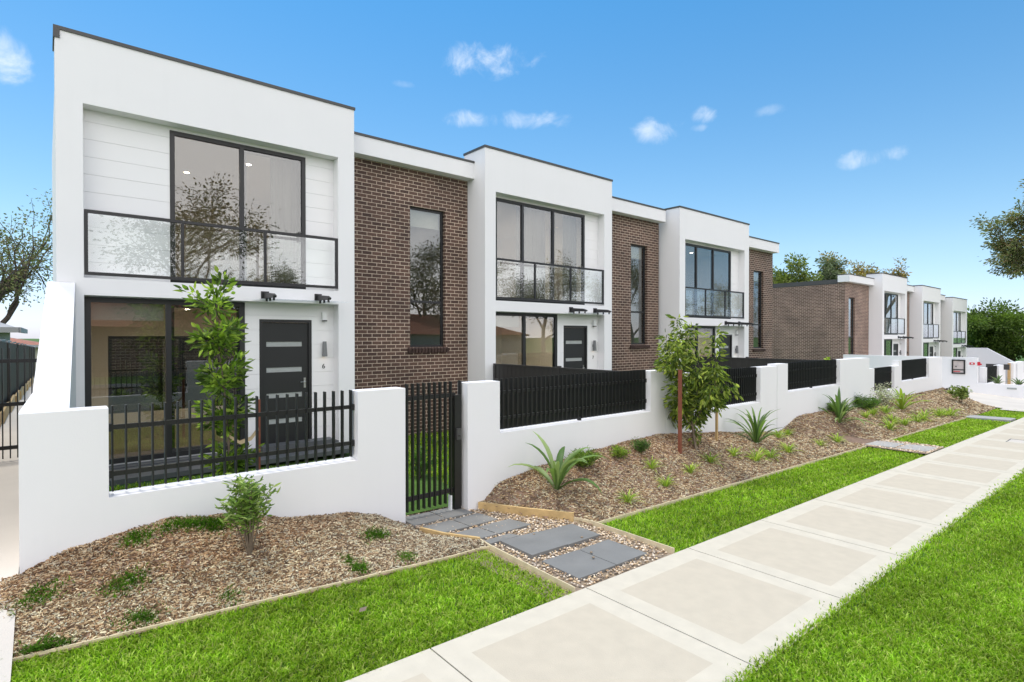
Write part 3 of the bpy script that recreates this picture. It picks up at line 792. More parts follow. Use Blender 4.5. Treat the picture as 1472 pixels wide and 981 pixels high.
def townhouse(label, x0, yF, dz, number, win3=False, brick_left=None, brick_to=8.32, far=False, pane_style=0):
    h = thing('townhouse', label, 'townhouse', (x0, yF, 0), 'row of white and brick townhouses')
    bm_ = M['brick_far'] if far else M['brick']
    Z = lambda z: z+dz
    W = 4.87
    yW = yF+.26; yB = yF+.75
    r0, r1 = x0+.34, x0+4.52
    top = Z(7.10); g = -.9 if far else -.4
    # rendered frame: columns, header, slab band, and side walls back from the street
    mb = MB()
    mb.holed('x', x0, x0+W, g, top, yF, yW, [(r0, r1, Z(3.28), Z(6.04)), (r0, r1, Z(.0), Z(3.005))])
    mb.holed('y', yW, yF+.9, g, top, x0, x0+.2); mb.holed('y', yW, yF+.9, g, top, x0+W-.2, x0+W)
    mb.holed('y', yF+.9, yW+5.15, g, Z(6.45), x0, x0+.2); mb.holed('y', yF+.9, yW+5.15, g, Z(6.45), x0+W-.2, x0+W)
    mb.box(x0+.2, x0+W-.2, yF+.78, yF+.9, Z(6.3), top)
    mb.holed('x', x0+.2, x0+W-.2, g, Z(6.45), yW+5.02, yW+5.15, [(x0+.8, x0+4.2, Z(.24), Z(2.35)), (x0+.8, x0+4.2, Z(3.6), Z(5.6))])
    mb.build('rendered_frame', M['white'], parent=h)
    # dark metal capping with turned-down ends
    mb = MB(); c = .02
    mb.box(x0-c, x0+W+c, yF-c, yF+.16, top, top+.055); mb.box(x0-c, x0+.16, yF+.16, yF+.92, top, top+.055); mb.box(x0+W-.16, x0+W+c, yF+.16, yF+.92, top, top+.055)
    if x0 < 1: mb.box(x0-c, x0-.001, yF-c, yF+.1, top-.13, top)
    if x0 < 1: mb.box(x0-.001, x0+.06, yF-c, yF-.002, top-.13, top)
    mb.build('capping', M['cap'], parent=h)
    mb = MB(); mb.box(x0+.2, x0+W-.2, yF+.901, yW+5.01, Z(6.3), Z(6.37)); mb.box(x0+.2, x0+W-.2, yW+.141, yF+.779, Z(6.3), Z(6.37)); mb.build('roof', M['greyroof'], parent=h)
    # window and door openings
    uw = (x0+1.56, x0+3.94) if not win3 else (x0+.5, x0+3.92)
    ubars = [x0+2.74] if not win3 else [x0+1.47, x0+2.62]
    lw = (x0+.35, x0+2.78); lbars = [x0+1.53]
    dr = (x0+3.04, x0+4.06); dtop = Z(2.68)
    fl = Z(.19)
    # board cladding rows
    mb = MB(); zz = Z(3.28)
    for k_ in range(12):
        za, zb = Z(3.28)+k_*.285, min(Z(3.28)+(k_+1)*.285-.0035, Z(6.04))
        if za >= Z(6.03): break
        mb.holed('x', r0, r1, za, zb, yW, yW+.03, [(uw[0], uw[1], Z(3.28), Z(5.98))])
    for k_ in range(12):
        za, zb = fl+k_*.285, min(fl+(k_+1)*.285-.0035, Z(3.005))
        if za >= Z(3.0): break
        mb.holed('x', r0, r1, za, zb, yW, yW+.03, [(lw[0], lw[1], fl+.02, Z(2.995)), (dr[0], dr[1], fl, dtop)])
    mb.build('board_cladding', M['clad'], parent=h)
    mb = MB(); mb.holed('x', x0+.201, x0+W-.201, g, Z(6.29), yW+.031, yW+.14, [(uw[0], uw[1], Z(3.28), Z(5.98)), (lw[0], lw[1], fl+.02, Z(2.995)), (dr[0], dr[1], fl, dtop)])
    mb.build('inner_wall', M['clad'], parent=h)
    # windows
    fw = window(h, uw[0]+.002, uw[1]-.002, Z(3.282), Z(5.978), yW-.012, ubars, fr=.075)
    hd = MB(); hd.box(uw[1]-.15, uw[1]-.12, yW-.05, yW-.013, Z(4.25), Z(4.45)); hd.build('handle', M['cap'], parent=fw)
    fw = window(h, lw[0]+.002, lw[1]-.002, fl+.022, Z(2.993), yW-.012, lbars, fr=.085)
    # roller blinds and curtains
    mb = MB(); mb.box(lw[0]+.1, lbars[0]-.05, yW+.17, yW+.18, Z(2.62), Z(2.93)); mb.build('roller_blind', M['blind'], parent=h)
    if not far:
        if x0 < 9: curtain(h, uw[1]-.6, uw[1]-.02, yW+.3, Z(3.3), Z(5.95), seed=x0)
        if win3 and x0 < 9: curtain(h, ubars[0]+.02, ubars[1], yW+.34, Z(3.3), Z(5.95), seed=x0+2)
    # entry door
    mb = MB(); mb.holed('x', dr[0]+.001, dr[1]-.001, fl, dtop-.001, yW+.012, yW+.09, [(dr[0]+.06, dr[1]-.06, fl+.03, dtop-.06)])
    f = mb.build('door_frame', M['black'], parent=h)
    d0, d1 = dr[0]+.063, dr[1]-.063
    mb = MB(); strips = []
    for q in (.49, 1.0, 1.51, 2.02): strips.append((d0+.08, d1-.12, dtop-q-.048, dtop-q+.048))
    mb.holed('x', d0, d1, fl+.033, dtop-.063, yW+.05, yW+.085, strips); d = mb.build('door', M['door'], parent=h)
    for k_, (a, b, c_, e) in enumerate(strips):
        g_ = MB(); g_.box(a+.001, b-.001, yW+.062, yW+.075, c_+.001, e-.001)
        g_.build('glazed_strip', M['frost'], parent=d)
    hb = MB(); xh = d1-.07; zh = dtop-1.28
    hb.box(xh-.02, xh+.02, yW+.04, yW+.05, zh-.1, zh+.1); hb.tube([(xh, yW+.045, zh+.02), (xh, yW-.01, zh+.02), (xh-.1, yW-.01, zh+.02)], .009, 8)
    hb.build('handle', M['steel'], parent=d)
    # security light, wall lamp, number
    xs_ = x0+4.30
    mb = MB(); mb.box(xs_-.045, xs_+.045, yW-.09, yW-.002, Z(2.68), Z(2.84)); mb.build('sensor_light', M['plastic'], parent=h)
    mb = MB(); mb.box(xs_-.04, xs_+.04, yW-.11, yW-.03, Z(2.655), Z(2.679)); mb.build('sensor_lens', M['darkglass'], parent=h)
    mb = MB()
    a_, b_ = .028, .042
    zt, zb = Z(2.24), Z(1.93)
    yc = yW-.07
    top4 = [(xs_-a_, yc-a_, zt), (xs_+a_, yc-a_, zt), (xs_+a_, yc+a_, zt), (xs_-a_, yc+a_, zt)]
    bot4 = [(xs_-b_, yc-b_, zb), (xs_+b_, yc-b_, zb), (xs_+b_, yc+b_, zb), (xs_-b_, yc+b_, zb)]
    for i in range(4): mb.face([bot4[i], bot4[(i+1)%4], top4[(i+1)%4], top4[i]])
    mb.face(top4[::-1]); mb.box(xs_-.02, xs_+.02, yc+.03, yW-.001, Z(2.04), Z(2.12))
    l_ = mb.build('wall_lamp', M['lampgrey'], parent=h)
    e_ = MB(); e_.box(xs_-.03, xs_+.03, yc-.03, yc+.03, zb+.005, zb+.012); e_.build('lamp_bulb', M['bulb'], parent=l_)
    if number: text_mesh(number, .14, h, (xs_, yW-.006, Z(1.68)), M['black'])
    awning(h, x0+2.85, x0+4.45, yF, Z(3.06))
    # balustrade
    b = thing_part = MB()
    za, zb = Z(3.33), Z(4.37)
    xs = [r0+.005, x0+1.715, x0+3.09, r1-.005]
    b.box(xs[0], xs[-1], yF+.01, yF+.06, zb-.05, zb); b.box(xs[0], xs[-1], yF+.01, yF+.06, za, za+.05)
    bal = b.build('balustrade', M['black'], parent=h)
    for i, x in enumerate(xs):
        pb = MB(); w_ = .022 if 0 < i < 3 else .025
        cx = x+w_ if i == 0 else (x-w_ if i == 3 else x)
        pb.box(cx-w_, cx+w_, yF+.012, yF+.058, za+.05, zb-.05); pb.build('baluster_post', M['black'], parent=bal)
    for a, c_ in zip(xs, xs[1:]):
        pg = MB(); pg.box(a+.05, c_-.03, yF+.03, yF+.038, za+.055, zb-.055); pg.build('glass_panel', M['bglass'], parent=bal)
    # rooms
    hb = [(x0+1.0, x0+3.9, Z(.5), Z(2.35))] if x0 < 1 else []
    room(h, x0+.21, x0+W-.21, yW+.15, yW+4.88, fl, Z(2.95), hb)
    room(h, x0+.21, x0+W-.21, yW+.15, yW+4.88, Z(3.2), Z(6.0))
    if x0 < 1:
        window(h, hb[0][0], hb[0][1], hb[0][2], hb[0][3], yW+4.89, [x0+2.5], fr=.07)
    for i, (x, y) in enumerate(((1.5, 1.3), (3.2, 1.3), (2.3, 2.8))):
        for z in (Z(5.995), Z(2.945)):
            mb = MB(); n = 12
            mb.face([(x0+x+.045*math.cos(-2*math.pi*q/n), yW+y+.045*math.sin(-2*math.pi*q/n), z) for q in range(n)])
            mb.build('downlight', M['lamp'], parent=h)
    if not far:
        for z, e in ((Z(5.93), 10 if x0 < 9 else 3), (Z(2.88), 24)):
            for x in (1.6, 3.3):
                ld = bpy.data.lights.new('ceiling_downlight', 'AREA'); ld.shape = 'DISK'; ld.size = .25; ld.energy = e; ld.color = (1, .93, .84)
                lo = bpy.data.objects.new('ceiling_light', ld); link(lo); lo.location = (x0+x, yW+2.0, z)
    # brick stair bay(s)
    bays = []
    if brick_to: bays.append((x0+W, x0+brick_to, (x0+6.62, x0+7.62) if x0 < 1 else (x0+6.75, x0+7.65)))
    if brick_left: bays.append((brick_left, x0, (brick_left+.6, brick_left+1.6)))
    for (a, b2, (wa, wb)) in bays:
        wz0, wz1 = Z(2.08), Z(5.50)
        mb = MB(); mb.holed('x', a+.001, b2-.001, g, Z(6.38), yB, yB+.22, [(wa, wb, wz0, wz1)])
        if b2 > 25 and not far: mb.box(b2-.22, b2-.001, yB+.221, yB+5, g, Z(6.38))
        if brick_left and a == brick_left:
            mb.box(a+.001, a+.22, yB+.221, yB+10, g, Z(6.38))
        mb.build('brick_wall', bm_, parent=h)
        # white fascia with its own capping
        e0 = a+.001 if a != brick_left else a-.12
        mb = MB(); mb.box(e0, b2-.001, yB-.29, yB+.35, Z(6.381), Z(6.78)); mb.build('fascia', M['white'], parent=h)
        mb = MB(); mb.box(e0, b2-.001, yB-.31, yB+.4, Z(6.781), Z(6.83))
        if brick_left and a == brick_left: mb.box(a-.03, a+.3, yB+.401, yB+10, Z(6.30), Z(6.56))
        mb.build('fascia_capping', M['cap'], parent=h)
        mb = MB(); mb.box(a+.25, b2-.25, yB+.36, yB+9, Z(6.5), Z(6.56)); mb.build('bay_roof', M['greyroof'], parent=h)
        # tall window and soldier brick sill
        zm = wz0+(1.12 if x0 < 9 else 1.05)
        f = MB(); f.holed('x', wa+.002, wb-.002, wz0+.002, wz1-.002, yB+.09, yB+.16, [(wa+.055, wb-.055, wz0+.055, zm-.03), (wa+.055, wb-.055, zm+.03, wz1-.055)])
        f = f.build('window', M['black'], parent=h)
        for c_, e in ((wz0+.057, zm-.032), (zm+.032, wz1-.057)):
            g_ = MB(); g_.box(wa+.057, wb-.057, yB+.12, yB+.126, c_, e); g_.build('pane', M['glass'], parent=f)
        s_ = MB(); n = 13
        for i in range(n):
            x = wa-.04+(wb-wa+.08)*i/(n-1)
            s_.obox((x, yB+.0, wz0-.065), (.032, 0, 0), (0, .085, .02), (0, -.012, .052))
        s_.build('window_sill', M['sill'], parent=h)
        room(h, a+.25, b2-.25, yB+.23, yB+3.6, fl, Z(6.25))
        mb = MB(); mb.box(wa+.06, wb-.06, yB+.2, yB+.21, wz1-.45 if x0 < 20 else wz1-.7, wz1-.02); mb.build('roller_blind', M['blind'], parent=h)
    # porch
    if not far:
        mb = MB(); mb.box(r0+.02, r1-.02, yF-.85, yF-.001, fl-.1, fl-.02); mb.box(r0+.001, r1-.001, yF, yW-.015, fl-.188, fl-.001)
        mb.build('porch_tiles', M['tile'], parent=h)
        mb = MB(); mb.box(dr[0]-.1, dr[1]+.25, yF-.30, yF-.002, fl-.019, fl+.10); mb.build('door_step', M['tile'], parent=h)
    return h

townhouse('nearest white and brick townhouse, number 6, with the slim tree in its yard', .13, 11.16, 0, '6')
townhouse('second white and brick townhouse from the left, behind the long black picket panel', 8.45, 11.16, -.02, '7', win3=True)
townhouse('third white and brick townhouse, last of the near block, behind the bushy young tree', 16.93, 11.16, -.27, None, win3=True, brick_to=8.52)
townhouse('first townhouse of the far block with a broad brown brick side wall', 40.0, 11.87, -.84, None, win3=True, brick_left=36.05, far=True, brick_to=8.3)
townhouse('middle townhouse of the far block', 48.35, 11.87, -1.12, None, win3=True, far=True, brick_to=8.3)
townhouse('furthest townhouse of the far block at the end of the row', 56.75, 11.87, -1.6, None, win3=True, far=True, brick_to=None)

# brick garden building and paling fence seen through the first townhouse
mb = MB(); mb.box(.9, 7.5, 20, 20.3, -.4, 3.6); tag(mb.build('rear_wall', M['brick_far'], org=(1, 20, 0)), 'brown brick wall seen through the nearest ground floor window', 'wall')

mb = MB()
for i in range(60): mb.box(1+i*.11, 1.02+i*.11, 18.6, 18.63, .1, 1.42)
mb.box(1, 7.6, 18.61, 18.64, 1.2, 1.25); mb.box(1, 7.6, 18.61, 18.64, .3, .35); mb.box(1, 7.6, 18.66, 18.68, .1, 1.3)
tag(mb.build('rear_fence', M['fence'], org=(1, 18.6, .1)), 'dark rear fence seen through the nearest ground floor window', 'fence')
# ------------------------------------------------------------------ right hand structures
def box_thing(name, label, cat, m, dims, group=None):
    mb = MB(); mb.box(*dims); return tag(mb.build(name, m, org=(dims[0], dims[2], dims[4])), label, cat, group)
t = thing('entrance_wall', 'long white wall facing left at the driveway, with a framed notice board', 'wall', (35.5, 6.4, -.6))
mb = MB(); mb.box(35.5, 35.75, 6.42, 12.5, -.9, 1.28); mb.build('render_wall', M['white'], parent=t)
mb = MB(); yb, yt = 6.93, 7.39
mb.holed('y', yb-.04, yt+.04, .44, 1.16, 35.44, 35.499, [(yb+.02, yt-.02, .50, 1.10)]); n_ = mb.build('notice_frame', M['black'], parent=t)
mb = MB(); mb.box(35.47, 35.495, yb+.021, yt-.021, .501, 1.099); mb.build('notice_panel', M['pinkpane'], parent=n_)
mb = MB(); mb.box(35.46, 35.469, yb+.03, yt-.03, .62, .68); mb.box(35.46, 35.469, yt-.16, yt-.10, .78, .84); mb.build('notice_marks', M['cap'], parent=n_)
mb = MB(); mb.box(35.46, 35.469, yb+.16, yt-.03, .54, .58); mb.build('red_strip', M['red'], parent=n_)
mb = MB(); mb.box(35.45, 35.499, 7.98, 8.1, .35, .95); mb.build('intercom_strip', M['cap'], parent=t)  # black intercom strip on the wall face
mb = MB(); mb.box(35.48, 35.499, 6.33+.2, 6.42+.16, .0, .1)
for (a, b, lb) in ((6.52, 6.72, 'small red and white plate'),):
    s = thing('red_sign', 'small red and white plate near the end of the long white wall', 'sign', (35.47, a, 1.0))
    mb = MB(); mb.box(35.475, 35.499, a, b, .93, 1.03); mb.build('plate', M['red'], parent=s)
    mb = MB(); mb.box(35.468, 35.474, a+.06, b-.06, .955, 1.005); mb.build('white_panel', M['plastic'], parent=s)
s = thing('hydrant_marker', 'red square marker at the very end of the long white wall', 'sign', (35.47, 6.35, 1.0))
mb = MB(); mb.box(35.475, 35.499, 6.3, 6.415, .89, 1.07); mb.box(35.475, 35.53, 6.25, 6.3, .92, .99); mb.build('marker', M['red'], parent=s)
t = thing('planter_wall', 'low white planter wall running right from the long white wall', 'wall', (35.5, 2.6, -.7))
mb = MB(); mb.box(35.5, 35.75, 1.5, 6.419, -.95, .02); mb.build('render_wall', M['white'], parent=t)
mb = MB(); mb.box(35.47, 35.499, 4.95, 5.3, -.2, -.12); mb.build('vent_plate', M['frost'], parent=t)
mb = MB(); mb.box(35.76, 36.3, 1.6, 6.1, -.9, -.1); mb.build('planter_soil', M['soil'], parent=t)
t = thing('front_wall', 'stepped white wall with dark panels behind the low planter at the far right', 'wall', (36.3, 6.19, -.6), 'white rendered walls along the footpath')
mb = MB(); mb.holed('x', 36.0, 41.0, -.9, .78, 6.19, 6.43, [(36.35, 39.3, -.05, 2)]); mb.holed('x', 41.3, 48.5, -.9, .86, 5.9, 6.14, [(44.6, 47.5, .15, 2)]); mb.build('render_wall', M['white'], parent=t)
pickets(t, 36.35, 39.3, 6.31, .77, -.04, (.1, .6)); pickets(t, 44.6, 47.5, 6.02, .85, .16, (.3, .7))
t = thing('ramp_wall', 'grey wall with a sloping top behind the end of the long white wall', 'wall', (42, 7, -.6))
mb = MB()
P = [(8.1, -.9), (5.86, -.9), (5.86, .8), (7.19, 1.66), (8.1, 1.66)]
for x, rv in ((42.0, True), (42.25, False)):
    q = [(x, y, z) for y, z in P]; mb.face(q if not rv else q[::-1])
for i in range(5):
    a, b = P[i], P[(i+1) % 5]; mb.face([(42.0,a[0],a[1]),(42.0,b[0],b[1]),(42.25,b[0],b[1]),(42.25,a[0],a[1])])
mb.build('render_wall', M['greyr'], parent=t)
t = thing('garage_screen', 'dark grey panel screen above the stepped wall at the far right', 'fence', (40, 7.2, 0))
mb = MB(); mb.box(40.5, 40.55, 5.95, 6.95, .5, .8); mb.build('screen_panel', M['fence'], parent=t)
box_thing('timber_post', 'brown timber post standing between the far right walls', 'post', M['palestake'], (41.08, 41.2, 6.0, 6.12, -.9, .85))
# black pipe rail beside the bed end
mb = MB(); mb.tube([(30.7, 6.6, -.55), (30.7, 6.6, .03), (31.1, 6.6, .03), (31.1, 6.6, -.55)], .03, 8)
mb.tube([(31.1, 6.6, .03), (32.5, 6.6, -.02)], .03, 8)
tag(mb.build('pipe_rail', M['picket'], org=(30.7, 6.6, -.5)), 'short black pipe rail at the end of the mulch bed', 'rail')

# ------------------------------------------------------------------ left hand structures
t = thing('side_fence', 'bronze metal sheet fence running back along the left side passage', 'fence', (-.95, 3.6, 0))
mb = MB(); y = 7.0
def ftop(y): return 2.22 - (y-19)*.022 if y > 19 else 2.22
while y < 44:
    x = -.97+max(0, y-14)*.016
    mb.box(x-.01, x+.004, y, y+.2, .0, ftop(y)); mb.box(x-.02, x-.01, y+.2, y+.3, .0, ftop(y)); y += .3
mb.build('sheet_panel', M['fence2'], parent=t)
mb = MB(); y = 7.0
while y < 44:
    x = -.97+max(0, y-14)*.016
    mb.box(x-.03, x+.02, y, y+2.38, ftop(y), ftop(y)+.04); y += 2.4
mb.build('top_rail', M['greyroof'], parent=t)
for i in range(8):
    y = 7+i*2.4*2; x = -.97+max(0, y-14)*.016
    mb = MB(); mb.box(x-.04, x+.04, y-.04, y+.04, 0, ftop(y)); mb.build('post', M['fence2'], parent=t)
mb = MB()
for i in range(10):
    y = 12.5+i*2.4; x = -.8+max(0, y-14)*.016
    mb.box(x-.05, x, y, y+2.39, .0, .62-max(0, y-20)*.02)
tag(mb.build('timber_sleeper', M['pine'], org=(-.8, 12, .3)), 'honey coloured timber sleeper edging at the foot of the left fence', 'garden edging')
sheet('side_passage', [-.8, -.4, .13], [12, 20, 30, 45], lambda x, y: .33-max(0, y-19)*.014, M['drive'])
t = thing('side_gate', 'tall black picket gate closing the side passage at the far left', 'gate', (-.9, 12.1, .3))
mb = MB()
for i in range(12): x = -.9+i*.09; mb.box(x-.008, x+.008, 12.07, 12.13, .38, 2.16)
for z in (.55, 1.25, 1.95): mb.box(-.93, .11, 12.085, 12.115, z-.03, z+.03)
mb.build('gate_leaf', M['picket'], parent=t)
def house(label, x0, x1, y0, y1, eave, ridge, roofm, wallm):
    t = thing('neighbour_house', label, 'house', (x0, y0, 0))
    mb = MB(); mb.box(x0+.5, x1-.5, y0+.5, y1-.5, -1.5, eave); mb.build('wall', wallm, parent=t)
    mb = MB(); ym = (y0+y1)/2; d = (y1-y0)/2
    A, B, C, D = (x0, y0, eave), (x1, y0, eave), (x1, y1, eave), (x0, y1, eave)
    Rg0, Rg1 = (x0+d*.9, ym, ridge), (x1-d*.9, ym, ridge)
    if x1-x0 <= 2*d*.9: Rg0 = Rg1 = ((x0+x1)/2, ym, ridge)
    mb.face([A, B, Rg1, Rg0]); mb.face([B, C, Rg1]); mb.face([C, D, Rg0, Rg1]); mb.face([D, A, Rg0]); mb.face([D, C, B, A])
    mb.build('roof', roofm, parent=t)
    mb = MB(); mb.box(x0-.02, x1+.02, y0-.08, y0-.001, eave-.15, eave+.03); mb.box(x1+.001, x1+.08, y0, y1, eave-.15, eave+.03); mb.build('gutter', M['greyroof'], parent=t)
    for i in range(3):
        xw = x0+1.2+(x1-x0-3.5)*i/2
        mb = MB(); mb.box(xw, xw+1.4, y0+.45, y0+.499, eave-1.9, eave-.6); w = mb.build('window', M['cap'], parent=t)
        mb = MB(); mb.box(xw+.06, xw+1.34, y0+.43, y0+.449, eave-1.84, eave-.66); mb.build('pane', M['darkglass'], parent=w)
    return t
house('low neighbouring house with a pale eave behind the left fence', -13, -.72, 25, 34, 2.62, 4.3, M['greyroof'], M['cream'])
house('house with a terracotta tiled roof beyond the left fence', -11, .2, 48, 58, 1.75, 2.75, M['tileroof'], M['cream'])

# ------------------------------------------------------------------ plants
def leafmesh(name, C, D, L, Wd, cols, parent, m, var=.25, fold=.25, jit=None, org=(0,0,0)):
    """C centres (n,3), D directions (n,3): folded pointed leaves"""
    n = len(C)
    D = D/np.linalg.norm(D, axis=1, keepdims=True)
    r = rng.normal(0, 1, (n, 3)); S = np.cross(D, r); S /= np.linalg.norm(S, axis=1, keepdims=True)+1e-9
    U = np.cross(S, D)
    L = (L*rng.uniform(.65, 1.2, n))[:, None]; W = (Wd*rng.uniform(.7, 1.2, n))[:, None]
    V = np.zeros((n, 6, 3))
    V[:, 0] = C; V[:, 1] = C+D*L*.35+S*W/2+U*W*fold; V[:, 2] = C+D*L*.7+S*W*.38+U*W*fold*.5
    V[:, 3] = C+D*L-U*L*.08; V[:, 4] = C+D*L*.7-S*W*.38+U*W*fold*.5; V[:, 5] = C+D*L*.35-S*W/2+U*W*fold
    # two halves sharing the midrib ends
    F = ((np.arange(n)*6)[:, None]+np.array([0,1,2,3, 0,3,4,5])).ravel(); s = np.full(n*2, 4)
    c = np.array(cols)[rng.integers(0, len(cols), n)]*rng.uniform(1-var, 1+var, (n, 1))
    if jit is not None: c = c*jit[:, None]
    return npmesh(name, V.reshape(-1, 3), F, s, m, np.repeat(c, 6, 0), parent, org)

def grow(tubes, anch, p, d, L, r, lvl, mx, P, rs):
    n = 5; pts = [p]; rad = [r]; q = p.copy(); dd = d.copy()
    for i in range(n):
        dd = (dd + Vector((rs.gauss(0, P['wig']), rs.gauss(0, P['wig']), rs.gauss(0, P['wig'])+P['up']*(1 if lvl < mx else .3)))).normalized()
        q = q+dd*L/n; pts.append(q.copy()); rad.append(max(r*(1-(1-P['tap'])*(i+1)/n), .003))
        if lvl >= mx-1 or (lvl >= P.get('leaf_from', 9)):
            anch.append((q.copy(), dd.copy()))
    tubes.append((pts, rad))
    if lvl >= mx: return
    k = P['kids'][lvl]
    for j in range(k):
        t = P['first'] + (1-P['first'])*(j+1)/k if lvl else P['t0'] + (1-P['t0'])*(j+1)/k
        i = min(n, max(1, int(round(t*n)))); s = pts[i]
        ax = (pts[i]-pts[i-1]).normalized()
        a = ax.orthogonal().normalized(); a.rotate(Matrix.Rotation(j*2.4+rs.uniform(-.6, .6), 3, ax).to_quaternion() if False else Matrix.Rotation(j*2.4+rs.uniform(-.6, .6), 3, ax))
        ang = P['ang']*rs.uniform(.7, 1.3)*(.5 if j == k-1 and lvl < 2 else 1)
        nd = (ax*math.cos(ang)+a*math.sin(ang)).normalized()
        grow(tubes, anch, s.copy(), nd, L*P['len'][lvl]*rs.uniform(.75, 1.2)*(1.15-.45*t if lvl == 0 and P.get('cone') else 1), rad[i]*P['rr'], lvl+1, mx, P, rs)

def tree(name, label, cat, loc, H, r0, P, mx, leaf, bark, leafm, seed, group=None, cols=None, trunk_frac=.5, lean=(0, 0)):
    rs = random.Random(seed)
    t = thing(name, label, cat, loc, group)
    tubes, anch = [], []
    grow(tubes, anch, Vector((loc[0], loc[1], loc[2]-.1)), Vector((lean[0], lean[1], 1)).normalized(), H*trunk_frac, r0, 0, mx, P, rs)
    zmax = max(a[0].z for a in anch); k = H/(zmax-loc[2])
    o = Vector(loc)
    # scale the whole skeleton to the wanted height
    rd = sorted(math.hypot(a[0].x-loc[0], a[0].y-loc[1]) for a in anch)[int(len(anch)*.93)]
    kw = P['R']/rd if 'R' in P else P.get('wide', 1)*k
    S = lambda p: Vector((o.x+(p.x-o.x)*kw, o.y+(p.y-o.y)*kw, o.z+(p.z-o.z)*k))
    mb = MB()
    for pts, rad in tubes: mb.tube([S(p) for p in pts], rad, 7 if rad[0] > .04 else 5, cap=False)
    mb.build('trunk', bark, parent=t, smooth=True, uvs=False)
    n_per, spread, L, W, droop = leaf
    C = []; D = []
    for p, d in anch:
        p = S(p)
        for i in range(n_per):
            v = Vector((rs.gauss(0, 1), rs.gauss(0, 1), rs.gauss(0, .7)))
            C.append(p+v*spread*.5)
            dd = (v.normalized()*.8+d*.5+Vector((0, 0, -droop))); D.append(dd)
    C = np.array(C); D = np.array(D)
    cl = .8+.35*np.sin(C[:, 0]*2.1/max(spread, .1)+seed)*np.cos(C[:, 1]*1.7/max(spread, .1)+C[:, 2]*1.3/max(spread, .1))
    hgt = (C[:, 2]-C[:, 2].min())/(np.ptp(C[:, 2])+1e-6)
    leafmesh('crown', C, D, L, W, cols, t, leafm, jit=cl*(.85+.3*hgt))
    return t

YG = [(.14,.22,.03),(.10,.17,.025),(.20,.27,.04),(.07,.12,.02),(.26,.30,.05)]
DG = [(.06,.10,.02),(.09,.14,.03),(.045,.075,.02),(.12,.17,.04)]
GUM = [(.13,.15,.06),(.09,.11,.05),(.18,.19,.08),(.16,.13,.06),(.22,.19,.10)]
GUMO = [(.20,.15,.05),(.14,.15,.05),(.28,.18,.06),(.10,.12,.04)]

# bushy young tree in the long bed
zt = bed2(9.02, 5.56)
P = dict(wig=.17, up=.10, tap=.4, kids=[10, 4, 3], first=.5, t0=.22, ang=1.0, len=[.62, .5], rr=.55, R=.74)
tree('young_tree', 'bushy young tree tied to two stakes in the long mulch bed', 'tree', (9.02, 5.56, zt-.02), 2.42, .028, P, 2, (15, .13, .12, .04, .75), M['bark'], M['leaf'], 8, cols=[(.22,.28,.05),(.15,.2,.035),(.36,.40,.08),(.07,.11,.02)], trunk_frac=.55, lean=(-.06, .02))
zs = bed2(8.52, 5.6)
mb = MB(); mb.box(8.5, 8.55, 5.58, 5.63, zs-.1, 1.76); tag(mb.build('stake', M['stake'], org=(8.52, 5.6, zs)), 'red hardwood stake left of the bushy tree trunk', 'stake')
zs = bed2(10.04, 5.78)
mb = MB(); mb.box(10.02, 10.06, 5.76, 5.8, zs-.1, 1.5); tag(mb.build('stake', M['palestake'], org=(10.04, 5.78, zs)), 'pale pine stake right of the bushy tree trunk', 'stake')

# slim tree in the first yard
P = dict(wig=.05, up=.03, tap=.3, kids=[24, 2], first=.3, t0=.1, ang=1.05, len=[.2, .6], rr=.45, R=.33)
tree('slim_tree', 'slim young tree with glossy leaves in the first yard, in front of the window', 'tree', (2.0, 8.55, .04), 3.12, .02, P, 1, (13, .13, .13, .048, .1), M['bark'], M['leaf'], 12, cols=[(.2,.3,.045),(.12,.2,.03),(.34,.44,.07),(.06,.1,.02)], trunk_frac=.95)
mb = MB(); mb.box(2.335, 2.385, 8.55, 8.6, -.05, 1.43); s_ = tag(mb.build('stake', M['stake'], org=(2.36, 8.57, 0)), 'red hardwood stake beside the slim tree in the first yard', 'stake')
mb = MB()
pts = [Vector((2.36, 8.54, .98)), Vector((2.25, 8.5, .86)), Vector((2.1, 8.49, .82)), Vector((1.97, 8.52, .92))]
for off in (0, .05):
    for a, b in zip(pts, pts[1:]):
        a2, b2 = a+Vector((0, off, 0)), b+Vector((0, off, 0)); mb.face([a2, b2, b2+Vector((0, .004, .045)), a2+Vector((0, .004, .045))]); mb.face([a2+Vector((0,.01,0)), a2+Vector((0,.01,.045)), b2+Vector((0,.01,.045)), b2+Vector((0,.01,0))])
tag(mb.build('tree_tie', M['webbing'], org=(2.2, 8.5, .9)), 'pale hessian tie between the slim tree and its stake', 'tree tie')

